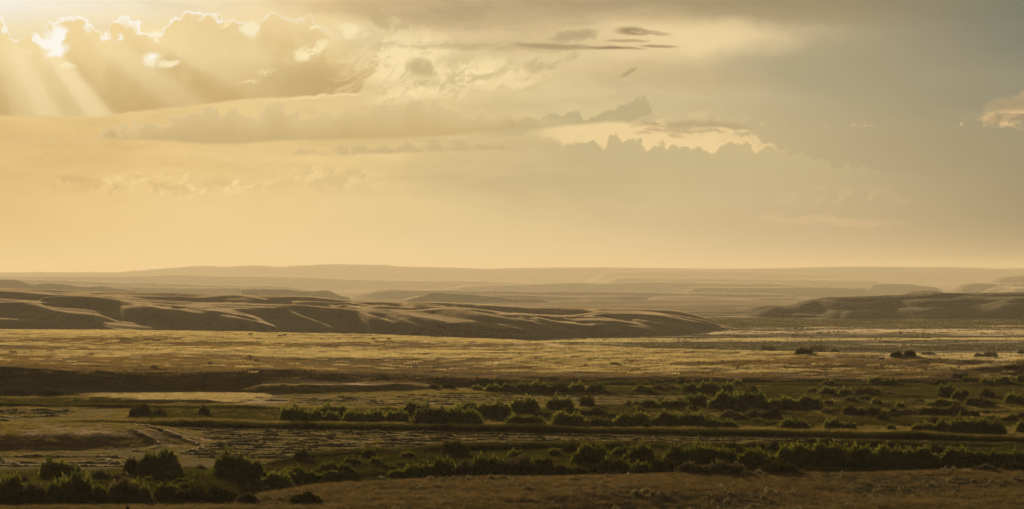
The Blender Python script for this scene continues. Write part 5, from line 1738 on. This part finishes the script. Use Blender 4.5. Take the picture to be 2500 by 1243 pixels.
# ================================================================== pale rocks
M_rock = leafy('pale_rock', (0.42, 0.37, 0.29, 1), (0.55, 0.50, 0.40, 1), 0.0, 3.0, 0.5, horiz=False, glint=(0, 0))


def rock(X, yb, wpx, hpx, label, seed):
    x, y, z = ray_ground(X, yb)
    import bmesh
    bm = bmesh.new()
    bmesh.ops.create_icosphere(bm, subdivisions=2, radius=1.0)
    r_ = random.Random(seed)
    off_ = [Vector((r_.uniform(-1, 1), r_.uniform(-1, 1), r_.uniform(-1, 1))).normalized() for _ in range(7)]
    for v_ in bm.verts:
        for q in off_:
            dd_ = v_.co.dot(q)
            if dd_ > 0.62:
                v_.co -= q * (dd_ - 0.62)
    me = bpy.data.meshes.new('rock')
    bm.to_mesh(me)
    bm.free()
    o = put_object('rock', me, M_rock, label, cat='rock', group='pale rocks on the dry pasture')
    sw, sh_ = wpx / F * y * 0.6, hpx / F * y * 0.75
    o.scale = (sw, sw * 0.8, sh_)
    o.location = (x, y, z + sh_ * 0.35)


rock(513, 890, 11, 6, 'pale rounded rock on the left part of the dry pasture', 1)
rock(938, 867, 8, 4, 'small pale rock in the middle of the dry pasture', 2)
rock(158, 1000.5, 9, 3, 'flat pale rock beside the short tall grass strip', 3)

# ================================================================== steel fence post on the camera hill
def post():
    X, top_y, d = 312, 1233, 32.0
    x = (X - 1250) / F * d
    zt = EYE - d * (top_y - HOR) / F
    zg = float(ground_z(np.array([x]), np.array([d]))[0])
    root = put_object('fence_post', None, None, 'dark steel fence post with white and orange top at the lower border', cat='fence post')
    root.location = (x, d, zg)
    h = zt - zg
    steel = leafy('rusty_steel', (0.05, 0.04, 0.03, 1), (0.09, 0.06, 0.04, 1), 0.0, 8.0, 2.0, horiz=False, glint=(0, 0))
    white = leafy('white_paint', (0.7, 0.68, 0.62, 1), (0.8, 0.78, 0.72, 1), 0.0, 8.0, 2.0, horiz=False, glint=(0, 0))
    orange = leafy('orange_paint', (0.65, 0.28, 0.08, 1), (0.75, 0.34, 0.10, 1), 0.0, 8.0, 2.0, horiz=False, glint=(0, 0))

    def sec(z0, z1, s, name, mat):
        # T section: flange towards the camera, web behind
        P_ = [(-0.018, -0.004), (0.018, -0.004), (0.018, 0.0), (0.003, 0.002), (0.003, 0.028), (-0.003, 0.028), (-0.003, 0.002), (-0.018, 0.0)]
        n = len(P_)
        co = [(a * s, b * s, z0) for a, b in P_] + [(a * s, b * s, z1) for a, b in P_]
        me = bpy.data.meshes.new(name)
        fs = [[k, (k + 1) % n, n + (k + 1) % n, n + k] for k in range(n)] + [list(range(n))[::-1], list(range(n, 2 * n))]
        me.from_pydata(co, [], fs)
        me.materials.append(mat)
        put_object(name, me, None, parent=root)

    sec(-0.4, h - 0.026, 1.0, 'stake', steel)
    sec(h - 0.026, h - 0.012, 1.04, 'paint_band', white)
    sec(h - 0.012, h, 1.0, 'cap', orange)


post()
